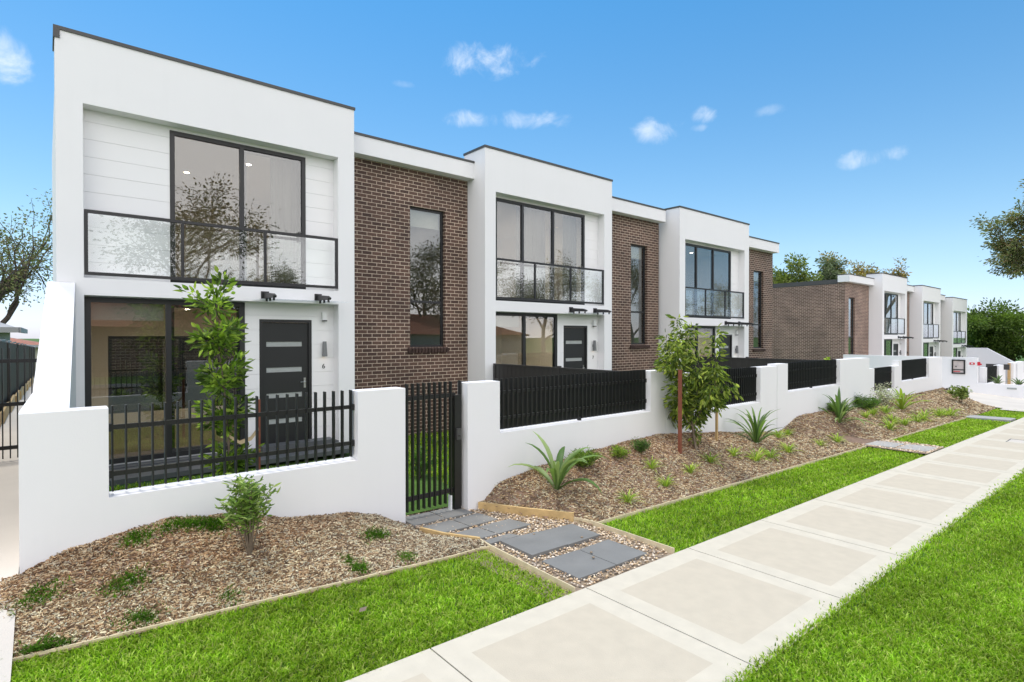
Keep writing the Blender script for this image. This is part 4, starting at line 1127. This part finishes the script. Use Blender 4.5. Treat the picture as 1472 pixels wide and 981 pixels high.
def shrub(name, label, loc, H, Rr, n, L, W, cols, seed, nst=9, droop=.1, grp=None, m='leaf', up=.8, cat='shrub', low=.15):
    rs = random.Random(seed)
    t = thing(name, label, cat, loc, grp); mb = MB(); C = []; D = []
    for i in range(nst):
        a = rs.uniform(0, 6.28); rr = Rr*rs.uniform(.25, 1); h = H*rs.uniform(.65, 1)*(1-.3*rr/Rr)
        p0 = Vector(loc)+Vector((0, 0, -.03)); p3 = Vector(loc)+Vector((math.cos(a)*rr, math.sin(a)*rr, h)); p1 = p0.lerp(p3, .5)+Vector((0, 0, h*.12))
        mb.tube([p0, p0.lerp(p1, .5), p1, p1.lerp(p3, .5), p3], [.008, .007, .005, .004, .002], 5, cap=False)
        for k in range(n//nst):
            s = rs.uniform(low, 1.0)**.8
            p = (p0.lerp(p1, s*2) if s < .5 else p1.lerp(p3, s*2-1))+Vector((rs.gauss(0, .03), rs.gauss(0, .03), rs.gauss(0, .03)))*(Rr/.25)
            b = rs.uniform(0, 6.28); C.append(p); D.append((math.cos(b), math.sin(b), up*rs.uniform(.0, 1.3)-droop))
    mb.build('stems', M['bark'], parent=t, smooth=True, uvs=False)
    leafmesh('foliage', np.array(C), np.array(D), L, W, cols, t, M[m])
    return t
shrub('leafy_shrub', 'small leafy shrub with pale green leaves in front of the first white wall', (1.47, 5.62, bed1(1.47, 5.62)), .90, .25, 900, .085, .022, [(.2,.28,.07),(.14,.22,.05),(.32,.38,.15),(.08,.13,.03)], 3, nst=15, low=.32)
shrub('round_shrub', 'round green shrub right behind the large strappy plant', (6.28, 5.83, bed2(6.28, 5.83)), .27, .25, 1500, .07, .012, [(.13,.20,.03),(.2,.28,.05),(.08,.14,.02)], 4, nst=30, up=1.0, low=.3)
shrub('round_shrub', 'small yellow-green round shrub between two darker shrubs in the long bed', (7.1, 5.78, bed2(7.1, 5.78)), .22, .17, 900, .05, .012, [(.2,.28,.04),(.28,.34,.06),(.12,.18,.03)], 5, nst=24, low=.3)
shrub('round_shrub', 'dark feathery shrub just left of the bushy tree', (7.66, 5.8, bed2(7.66, 5.8)), .24, .2, 1000, .06, .007, [(.08,.15,.04),(.12,.2,.05),(.05,.1,.03)], 6, nst=26, low=.2)
shrub('low_shrub', 'low dark green spreading shrub at the foot of the wall corner', (18.6, 5.95, bed2(18.6, 5.95)), .38, .5, 2200, .09, .012, [(.08,.15,.03),(.11,.2,.03),(.05,.1,.02)], 7, nst=34, low=.25)
shrub('low_shrub', 'feathery green shrub behind the third strappy plant', (16.6, 5.98, bed2(16.6, 5.98)), .3, .42, 1800, .09, .012, [(.09,.16,.04),(.13,.2,.05),(.06,.1,.03)], 8, nst=30, low=.25)
shrub('silver_shrub', 'open shrub with small silver grey leaves and purple stems', (21.2, 6.2, bed2(21.2, 6.2)), .95, .55, 900, .06, .035, [(.42,.42,.40),(.55,.55,.52),(.2,.17,.18),(.3,.3,.28)], 9, nst=16, low=.1)
shrub('leafy_shrub', 'small broad leaved tree shrub standing alone at the end of the bed', (28.3, 5.6, bed2(28.3, 5.6)), .78, .5, 420, .14, .07, [(.16,.2,.06),(.1,.14,.04),(.26,.3,.12)], 10, nst=9, low=.4)
shrub('leafy_shrub', 'bright lime green young tree top showing above the wall corner', (21.3, 7.9, pz(21)+.1), 2.2, .28, 520, .15, .06, [(.28,.38,.03),(.2,.3,.03),(.36,.45,.05)], 13, nst=8, low=.55)
shrub('yard_hedge', 'yellow-green leafy plant glimpsed between the pickets of the second yard', (5.9, 7.2, pz(6)), .85, .2, 500, .07, .025, [(.2,.28,.05),(.13,.2,.04)], 14, nst=10)
shrub('yard_hedge', 'smaller leafy plant glimpsed further right between the same pickets', (7.0, 7.4, pz(7)), .6, .2, 400, .07, .025, [(.2,.28,.05),(.13,.2,.04)], 15, nst=10)
shrub('rear_shrub', 'pale shrub seen through the nearest ground floor window', (2.5, 18.1, .1), .95, .5, 700, .09, .05, [(.3,.34,.2),(.2,.25,.12)], 17, nst=12)
shrub('yard_plant', 'small leafy shrub seen through the bars of the garden gate', (4.75, 8.1, pz(5)), .6, .3, 500, .06, .03, [(.06,.13,.03),(.1,.18,.04)], 16, nst=12)

def strap(name, label, loc, n, L, W, cols, seed, arch=1., grp=None, upright=.5, cat='plant', stem=0):
    rs = random.Random(seed); V = []; F = []; S = []; Cc = []
    for i in range(n):
        a = i*2.4+rs.uniform(-.4, .4); l = L*rs.uniform(.6, 1.1); w = W*rs.uniform(.75, 1.15); e = R(88)-rs.uniform(.05, 1.0)*upright*(.4+.6*i/n)*1.6
        p = Vector((loc[0]+math.cos(a)*.015, loc[1]+math.sin(a)*.015, loc[2]-.01)); b0 = len(V); k = 8
        col = np.array(cols[rs.randrange(len(cols))])*rs.uniform(.8, 1.2)
        tw = rs.uniform(-.5, .5)
        for j in range(k+1):
            s = j/k; ww = w*(.35+1.3*s if s < .5 else 1.0*(1-((s-.5)/.5)**2.2))/2
            ww = max(ww, .0008)
            side = Vector((-math.sin(a+tw*s), math.cos(a+tw*s), 0))
            up = Vector((-math.cos(a)*math.sin(e), -math.sin(a)*math.sin(e), math.cos(e)))*ww*.45
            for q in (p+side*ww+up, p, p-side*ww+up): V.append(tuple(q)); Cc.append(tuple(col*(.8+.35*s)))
            p = p+Vector((math.cos(a)*math.cos(e), math.sin(a)*math.cos(e), math.sin(e)))*l/k
            e -= arch*rs.uniform(.5, 1.3)*(s+.25)*.28
        for j in range(k):
            for c in (0, 1):
                F += [b0+j*3+c, b0+j*3+c+1, b0+(j+1)*3+c+1, b0+(j+1)*3+c]; S.append(4)
    o = npmesh(name, V, F, S, M['leaf'], np.array(Cc), None, loc, smooth=True)
    return tag(o, label, cat, grp)
LG = [(.09,.15,.045),(.13,.20,.07),(.06,.11,.035),(.22,.28,.14)]
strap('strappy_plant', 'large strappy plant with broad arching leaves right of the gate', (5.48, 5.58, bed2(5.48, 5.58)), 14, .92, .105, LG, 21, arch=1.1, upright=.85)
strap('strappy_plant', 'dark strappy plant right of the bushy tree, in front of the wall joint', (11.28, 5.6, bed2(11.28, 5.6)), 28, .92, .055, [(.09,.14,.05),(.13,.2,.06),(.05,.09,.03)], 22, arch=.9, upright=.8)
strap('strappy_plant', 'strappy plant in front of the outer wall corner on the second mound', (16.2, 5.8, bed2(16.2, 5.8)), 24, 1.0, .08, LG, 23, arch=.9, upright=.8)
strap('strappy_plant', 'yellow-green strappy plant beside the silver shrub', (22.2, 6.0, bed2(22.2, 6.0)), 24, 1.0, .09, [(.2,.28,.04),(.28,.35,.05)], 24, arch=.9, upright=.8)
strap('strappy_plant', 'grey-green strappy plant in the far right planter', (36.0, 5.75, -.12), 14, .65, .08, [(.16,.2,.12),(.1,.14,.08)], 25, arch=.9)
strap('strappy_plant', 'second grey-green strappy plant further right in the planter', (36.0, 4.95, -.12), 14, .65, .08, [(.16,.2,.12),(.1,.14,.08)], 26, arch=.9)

ORD = ['first','second','third','fourth','fifth','sixth','seventh','eighth','ninth','tenth','eleventh','twelfth','thirteenth','fourteenth','fifteenth','sixteenth','seventeenth','eighteenth','nineteenth','twentieth','twenty-first','twenty-second','twenty-third','twenty-fourth','twenty-fifth','twenty-sixth']
TU = [(6.26,4.95),(7.32,5.06),(7.5,5.45),(8.2,5.19),(9.0,5.3),(9.9,5.35),(10.3,5.12),(10.95,5.15),(11.9,5.9),(11.85,5.2),(12.6,5.75),(13.3,5.85),(13.45,5.2),(14.2,5.12),(18.3,5.65),(19.2,5.6),(18.8,5.3),(17.8,5.1),(19.1,5.1),(20.7,5.2),(21.5,5.2),(23.2,5.2),(23.7,5.15),(24.2,5.1),(17.6,5.6)]
scr = sorted(TU, key=lambda q: (q[0]*SA-q[1]*CA)/(q[0]*CA+q[1]*SA))
TC = [(.30,.38,.06),(.22,.31,.05),(.38,.44,.10),(.15,.22,.04)]
protos = []
for i, (x, y) in enumerate(scr):
    lb = 'yellow-green grass tuft, %s from the left of the tufts in the long mulch bed' % ORD[i]
    gname = 'yellow-green grass tufts dotted over the mulch'
    if i < 4:
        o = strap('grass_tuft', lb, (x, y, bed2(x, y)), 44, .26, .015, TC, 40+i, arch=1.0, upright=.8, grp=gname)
        protos.append(o)
    else:
        o = protos[i % 4].copy(); COL.objects.link(o); o.location = (x, y, bed2(x, y)); o['label'] = lb
        o.rotation_euler = (0, 0, i*1.3); s = random.uniform(.8, 1.25)*(1.5 if x > 17 else 1.15); o.scale = (s*1.1, s*1.1, s)
WD = [(-.05,5.75),(.5,5.62),(.62,6.0),(1.05,6.02),(1.25,5.98),(-.02,4.98+.2),(.55,5.24),(1.2,5.2),(2.75,5.62),(2.3,5.3),(2.35,5.12),(2.85,5.1)]
wl = ['weed patch at the left end of the near mulch bed', 'dark green weed patch in the middle left of the near mulch bed', 'weed patch on the left slope of the near mound', 'wide dark weed patch left of the leafy shrub',
      'weeds at the foot of the leafy shrub', 'grass clump at the bottom left corner of the near bed', 'pale grass clump near the timber strip at the bottom left', 'sparse weed near the timber strip below the shrub',
      'green weed patch beside the first wall end near the gate', 'small round weed right of the leafy shrub', 'weed by the timber strip below the wall', 'rightmost small weed by the timber strip']
for i, ((x, y), lb) in enumerate(zip(WD, wl)):
    n = (420, 500, 420, 1100, 500, 500, 350, 150, 480, 160, 300, 200)[i]; sx, sy = (.14, .15, .1, .24, .12, .12, .12, .08, .12, .05, .07, .08)[i], .05
    X = x+rng.normal(0, sx*.6, n); Y = y+rng.normal(0, sy, n)
    Y = np.maximum(Y, np.array([edge1(q)+.03 for q in X])); Y = np.minimum(Y, 6.17)
    Z = np.array([bed1(a, b) for a, b in zip(X, Y)])
    o = blades('weed', X, Y, Z, 0*X+6, .025, .06, .009, [(.07,.14,.02),(.11,.2,.03),(.05,.1,.02)], '', lean=1.6, org=(x, y, bed1(x, y)), stuff=False)
    tag(o, lb, 'weed', kind='stuff')
# a fallen leaf
mb = MB(); zz = pz(1.9)+.05
mb.face([(1.95,4.28,zz),(1.99,4.25,zz+.01),(2.03,4.3,zz+.015)]); mb.face([(1.95,4.28,zz),(2.03,4.3,zz+.015),(1.98,4.33,zz+.005)])
tag(mb.build('fallen_leaf', M['bark'], org=(1.97, 4.28, zz)), 'single brown fallen leaf on the near lawn', 'leaf')

# ------------------------------------------------------------------ big trees
PG = dict(wig=.14, up=.05, tap=.5, kids=[5, 4, 4, 3], first=.35, t0=.4, ang=.75, len=[.6, .6, .55], rr=.6, wide=1.0)
tree('gum_tree', 'tall old tree with twisting bare branches behind the left fence', 'tree', (-2.8, 38, -.2), 11.2, .3, dict(PG, wig=.2, kids=[7, 5, 4, 3], t0=.25, ang=.9, R=4.2), 3, (5, .35, .17, .075, .3), M['darkbark'], M['gumleaf'], 31, cols=[(.15,.18,.07),(.1,.13,.05),(.2,.22,.1),(.18,.15,.08)], trunk_frac=.45)
BG = dict(PG, kids=[7, 6, 4, 3], t0=.35)
for (x, y, z, H, Rr, sd, lb, cs, lf) in (
    (58.3, 25.5, -.8, 11.0, 3.6, 32, 'green tree rising behind the brown brick side wall', [(.17,.22,.05),(.09,.13,.035),(.24,.27,.08)], (16, .55, .34, .15, .2)),
    (66.4, 25.3, -.8, 11.9, 2.6, 33, 'dark grey-green gum between the other trees behind the far block', [(.10,.13,.07),(.14,.17,.09)], (11, .42, .3, .13, .3)),
    (71, 24.1, -.8, 12.3, 2.9, 34, 'flat topped orange tinged gum above the far block roofs', [(.28,.22,.07),(.2,.2,.07),(.36,.26,.08)], (11, .42, .3, .13, .3)),
    (73.6, 21.8, -.9, 11.9, 2.6, 35, 'rightmost orange tinged gum crown above the far block roofs', [(.26,.2,.08),(.17,.18,.07),(.33,.22,.08)], (11, .42, .3, .13, .3))):
    tree('background_tree', lb, 'tree', (x, y, z), H, .3, dict(BG, R=Rr*1.25, t0=.72, ang=1.15, up=.03, kids=[7, 5, 4, 3]), 3, lf, M['bark2'], M['gumleaf'], sd, cols=cs)
tree('gum_tree', 'tall eucalyptus reaching in from the right edge of the picture', 'tree', (64.6, 4.3, -.9), 16.6, .4, dict(BG, R=4.9, t0=.55, up=.09, kids=[8, 5, 4, 3], first=.3), 3, (44, .6, .27, .11, .4), M['bark2'], M['gumleaf'], 36, cols=[(.15,.18,.07),(.19,.22,.08),(.25,.26,.12),(.24,.18,.1)])
tree('spreading_tree', 'dense spreading green tree at the far right beyond the walls', 'tree', (93, 13.5, -1.1), 7.4, .4, dict(BG, R=6.0, ang=1.1, up=.01, t0=.15), 3, (36, 1.1, .34, .18, .1), M['bark'], M['leaf'], 37, cols=[(.11,.16,.035),(.07,.11,.025),(.16,.22,.055)])
tree('spreading_tree', 'smaller green tree left of the dense spreading tree', 'tree', (99.7, 18.3, -1.1), 5.8, .3, dict(BG, R=2.6, t0=.2), 3, (16, .8, .34, .18, .1), M['bark'], M['leaf'], 38, cols=[(.2,.27,.08),(.15,.2,.06)])
for i, (x, y, s, lb) in enumerate(((52, 8.5, .9, 'pale green garden shrub behind the sloping grey wall'), (56, 6.5, 1.1, 'bright garden shrub under the dense tree at the far right'), (49, 6.9, .8, 'leafy garden shrub beside the far right wall'))):
    shrub('garden_shrub', lb, (x, y, -.9), 1.9*s, 1.2*s, 1500, .2, .09, [(.2,.27,.07),(.13,.2,.04),(.35,.38,.2)], 60+i, nst=20)

# across the street: what the windows mirror
for i, (x, y, H, sd, lb) in enumerate(((8, -22, 13, 71, 'tall gum across the street mirrored in the first upper window'), (15, -24, 9, 72, 'lower tree across the street right of the tall gum'), (28, -22, 12, 73, 'gum across the street facing the second townhouse'),
        (43, -23, 13, 74, 'gum across the street facing the third townhouse'), (62, -24, 14, 75, 'gum across the street facing the gap between the blocks'), (84, -24, 14, 76, 'furthest gum across the street'))):
    tree('street_tree', lb, 'tree', (x, y, pz(x)), H, .3, dict(PG, wide=1.1, kids=[6, 5, 4, 3]), 3, (12, .8, .24, .1, .3), M['bark2'], M['gumleaf'], sd, cols=GUM, group='gum trees across the street')
house('brick coloured house across the street with a tiled roof, mirrored in the windows', -2, 14, -27.5, -16.5, 2.9, 4.8, M['tileroof'], M['brick_far'])
house('second house across the street with a tiled roof', 19, 35, -27.5, -16.5, 2.5, 4.4, M['tileroof'], M['cream'])

def car(label, x, y, m, van=False):
    z = pz(x)-.17; t = thing('parked_car', label, 'car', (x, y, z))
    prof = [(-2.2,.35),(-2.25,.65),(-2.1,.88),(-1.2,1.0),(-.6,1.42),(.7,1.45),(1.6,1.05),(2.15,.95),(2.25,.6),(2.2,.35)] if not van else [(-2.4,.4),(-2.45,.9),(-2.2,1.1),(-1.7,1.85),(-1.3,2.0),(2.3,2.0),(2.45,1.7),(2.45,.4)]
    mb = MB(); w = .88
    for s, rv in ((-1, False), (1, True)):
        q = [(x+a, y+s*w*(1 if c < 1.05 else .9), z+c) for a, c in prof]; mb.face(q if rv else q[::-1])
    for (a, c), (b, d) in zip(prof, prof[1:]+prof[:1]):
        wa, wb = w*(1 if c < 1.05 else .9), w*(1 if d < 1.05 else .9)
        mb.face([(x+a,y-wa,z+c),(x+a,y+wa,z+c),(x+b,y+wb,z+d),(x+b,y-wb,z+d)])
    mb.build('body', m, parent=t)
    wn = MB(); pr = [(-1.05,1.03),(-.55,1.36),(.62,1.38),(1.35,1.05)] if not van else [(-1.9,1.2),(-1.5,1.8),(-.6,1.8),(-.6,1.2)]
    for s in (-1, 1):
        q = [(x+a, y+s*(w*.95+.006), z+c) for a, c in pr]; wn.face(q if s < 0 else q[::-1])
    wn.build('side_window', M['darkglass'], parent=t)
    for dx in (-1.4, 1.4):
        for s in (-1, 1):
            wb = MB(); wb.tube([(x+dx, y+s*(w-.2), z+.33), (x+dx, y+s*(w+.01), z+.33)], .33, 20); wh = wb.build('wheel', M['rubber'], parent=t)
            hb = MB(); hb.tube([(x+dx, y+s*(w), z+.33), (x+dx, y+s*(w+.02), z+.33)], .2, 14); hb.build('rim', M['steel'], parent=wh)
    return t
car('silver car parked across the street, mirrored in the first ground floor window', 8.2, -8.9, M['carsilver'])
car('white van parked across the street, mirrored in the second ground floor window', 19.5, -8.9, M['carwhite'], van=True)

# ------------------------------------------------------------------ camera
cam = bpy.data.cameras.new('camera'); co = bpy.data.objects.new('camera', cam); link(co)
cam.sensor_width = 36; cam.lens = 801.6/1472*36; cam.clip_end = 5000; cam.clip_start = .05
co.location = (0, 0, EYE); co.rotation_euler = (R(90-.5), 0, R(50.108-90))
scene.camera = co

# ------------------------------------------------------------------ sky, clouds, sun
SUN_EL, SUN_AZ = 76., 100.      # azimuth: direction TO the sun, degrees counter-clockwise from +X
w = bpy.data.worlds.new('World'); scene.world = w; w.use_nodes = True
nt = w.node_tree; L = nt.links.new; bg = nt.nodes['Background']
sky = N(nt, 'ShaderNodeTexSky', sky_type='NISHITA', sun_disc=False)
sky.sun_elevation = R(SUN_EL); sky.sun_rotation = R(90-SUN_AZ); sky.air_density = 1.0; sky.dust_density = .35; sky.ozone_density = 2.2; sky.altitude = 50
hs = N(nt, 'ShaderNodeHueSaturation'); hs.inputs['Saturation'].default_value = 1.1; hs.inputs['Hue'].default_value = .49
L(sky.outputs[0], hs.inputs['Color'])
tc = N(nt, 'ShaderNodeTexCoord')
sp = N(nt, 'ShaderNodeSeparateXYZ'); L(tc.outputs['Generated'], sp.inputs[0])
hz = N(nt, 'ShaderNodeMapRange'); hz.inputs['From Min'].default_value = 0; hz.inputs['From Max'].default_value = .62; L(sp.outputs['Z'], hz.inputs['Value'])
tg = N(nt, 'ShaderNodeMix', data_type='RGBA'); L(hz.outputs[0], tg.inputs['Factor']); tg.inputs['A'].default_value = (1.34, 1.17, 1.1, 1); tg.inputs['B'].default_value = (.44, 1.08, 1.34, 1)
tm = N(nt, 'ShaderNodeVectorMath', operation='MULTIPLY'); L(tg.outputs['Result'], tm.inputs[1])
L(hs.outputs[0], tm.inputs[0])
lo_ = N(nt, 'ShaderNodeMapRange'); lo_.inputs['From Max'].default_value = .14; L(sp.outputs['Z'], lo_.inputs['Value'])
tl = N(nt, 'ShaderNodeMix', data_type='RGBA'); L(lo_.outputs[0], tl.inputs['Factor']); tl.inputs['A'].default_value = (.72, .92, 1.45, 1); tl.inputs['B'].default_value = (1, 1, 1, 1)
tm2 = N(nt, 'ShaderNodeVectorMath', operation='MULTIPLY'); L(tm.outputs[0], tm2.inputs[0]); L(tl.outputs['Result'], tm2.inputs[1]); cur = tm2.outputs[0]
def direction(px, py):
    u, v = (px-736)/801.6, -(py-490.5)/801.6; p = R(.5)
    return Vector((u*SA+math.cos(p)*CA+v*CA*math.sin(p), -u*CA+math.cos(p)*SA+v*SA*math.sin(p), -math.sin(p)+v*math.cos(p))).normalized()
CL = [(702,86,62,17,1.),(683,174,34,9,.75),(765,172,42,10,.75),(945,190,30,13,.8),(1012,166,15,8,.7),(1114,159,22,6,.35),(1250,229,36,11,.95),(2,82,30,26,1.),(580,121,12,4,.3),(1005,184,10,4,.4)]
nz = N(nt, 'ShaderNodeTexNoise'); nz.inputs['Scale'].default_value = 19; nz.inputs['Detail'].default_value = 9; nz.inputs['Roughness'].default_value = .62; nz.inputs['Distortion'].default_value = .5
L(tc.outputs['Generated'], nz.inputs['Vector'])
mask = None
for (px, py, wx, wy, am) in CL:
    d = direction(px, py); e1 = d.cross(Vector((0, 0, 1))).normalized(); e2 = e1.cross(d)
    q = []
    for e, s in ((e1, wx*1.35), (e2, wy*1.5)):
        f = 801.6/s*(1/(1+((px-736)/801.6)**2+((py-490.5)/801.6)**2))**-.5
        dp = N(nt, 'ShaderNodeVectorMath', operation='DOT_PRODUCT'); L(tc.outputs['Generated'], dp.inputs[0]); dp.inputs[1].default_value = e*f
        sq = N(nt, 'ShaderNodeMath', operation='MULTIPLY'); L(dp.outputs['Value'], sq.inputs[0]); L(dp.outputs['Value'], sq.inputs[1]); q.append(sq)
    ad = N(nt, 'ShaderNodeMath', operation='ADD'); L(q[0].outputs[0], ad.inputs[0]); L(q[1].outputs[0], ad.inputs[1])
    # keep to the same hemisphere
    hp = N(nt, 'ShaderNodeVectorMath', operation='DOT_PRODUCT'); L(tc.outputs['Generated'], hp.inputs[0]); hp.inputs[1].default_value = d
    gt = N(nt, 'ShaderNodeMath', operation='GREATER_THAN'); L(hp.outputs['Value'], gt.inputs[0]); gt.inputs[1].default_value = 0
    sb = N(nt, 'ShaderNodeMath', operation='MULTIPLY_ADD'); L(nz.outputs['Fac'], sb.inputs[0]); sb.inputs[1].default_value = 4.4; sb.inputs[2].default_value = -1.25
    s2 = N(nt, 'ShaderNodeMath', operation='SUBTRACT'); L(sb.outputs[0], s2.inputs[0]); L(ad.outputs[0], s2.inputs[1])
    mr = N(nt, 'ShaderNodeMapRange', interpolation_type='SMOOTHSTEP'); mr.inputs['From Min'].default_value = 0; mr.inputs['From Max'].default_value = 2.3; mr.inputs['To Max'].default_value = am*.85
    L(s2.outputs[0], mr.inputs['Value'])
    mm = N(nt, 'ShaderNodeMath', operation='MULTIPLY'); L(mr.outputs[0], mm.inputs[0]); L(gt.outputs[0], mm.inputs[1])
    if mask is None: mask = mm.outputs[0]
    else:
        mxn = N(nt, 'ShaderNodeMath', operation='MAXIMUM'); L(mask, mxn.inputs[0]); L(mm.outputs[0], mxn.inputs[1]); mask = mxn.outputs[0]
# broken cloud over the half of the sky behind the camera (the windows mirror it; brightened and shifted to light the front and left walls)
n2 = N(nt, 'ShaderNodeTexNoise'); n2.inputs['Scale'].default_value = 3.2; n2.inputs['Detail'].default_value = 8
L(tc.outputs['Generated'], n2.inputs['Vector'])
sx = N(nt, 'ShaderNodeVectorMath', operation='DOT_PRODUCT'); L(tc.outputs['Generated'], sx.inputs[0]); sx.inputs[1].default_value = (-.5, -.866, .0)
b1 = N(nt, 'ShaderNodeMapRange', interpolation_type='SMOOTHSTEP'); b1.inputs['From Min'].default_value = .0; b1.inputs['From Max'].default_value = .4; L(sx.outputs['Value'], b1.inputs['Value'])
b2 = N(nt, 'ShaderNodeMapRange', interpolation_type='SMOOTHSTEP'); b2.inputs['From Min'].default_value = .33; b2.inputs['From Max'].default_value = .6; b2.inputs['To Min'].default_value = .15; b2.inputs['To Max'].default_value = .95; L(n2.outputs['Fac'], b2.inputs['Value'])
b3 = N(nt, 'ShaderNodeMath', operation='MULTIPLY'); L(b1.outputs[0], b3.inputs[0]); L(b2.outputs[0], b3.inputs[1])
mix = N(nt, 'ShaderNodeMix', data_type='RGBA'); L(mask, mix.inputs['Factor']); L(cur, mix.inputs['A']); mix.inputs['B'].default_value = (7.6, 8.0, 8.4, 1)
mix2 = N(nt, 'ShaderNodeMix', data_type='RGBA'); L(b3.outputs[0], mix2.inputs['Factor']); L(mix.outputs['Result'], mix2.inputs['A']); mix2.inputs['B'].default_value = (19.8, 18.9, 18.6, 1)
L(mix2.outputs['Result'], bg.inputs['Color']); bg.inputs['Strength'].default_value = .115

sun = bpy.data.lights.new('sun', 'SUN'); so = bpy.data.objects.new('sun', sun); link(so)
sun.energy = 2.1; sun.angle = R(8); sun.color = (1, .95, .87)
el, az = R(SUN_EL), R(SUN_AZ)
dv = Vector((math.cos(el)*math.cos(az), math.cos(el)*math.sin(az), math.sin(el)))
so.rotation_euler = dv.to_track_quat('Z', 'Y').to_euler()

scene.view_settings.view_transform = 'Standard'; scene.view_settings.look = 'None'
scene.view_settings.exposure = .36; scene.view_settings.gamma = 1
scene.cycles.use_denoising = True
scene.cycles.max_bounces = 8; scene.cycles.transparent_max_bounces = 16
scene.cycles.sample_clamp_indirect = 6
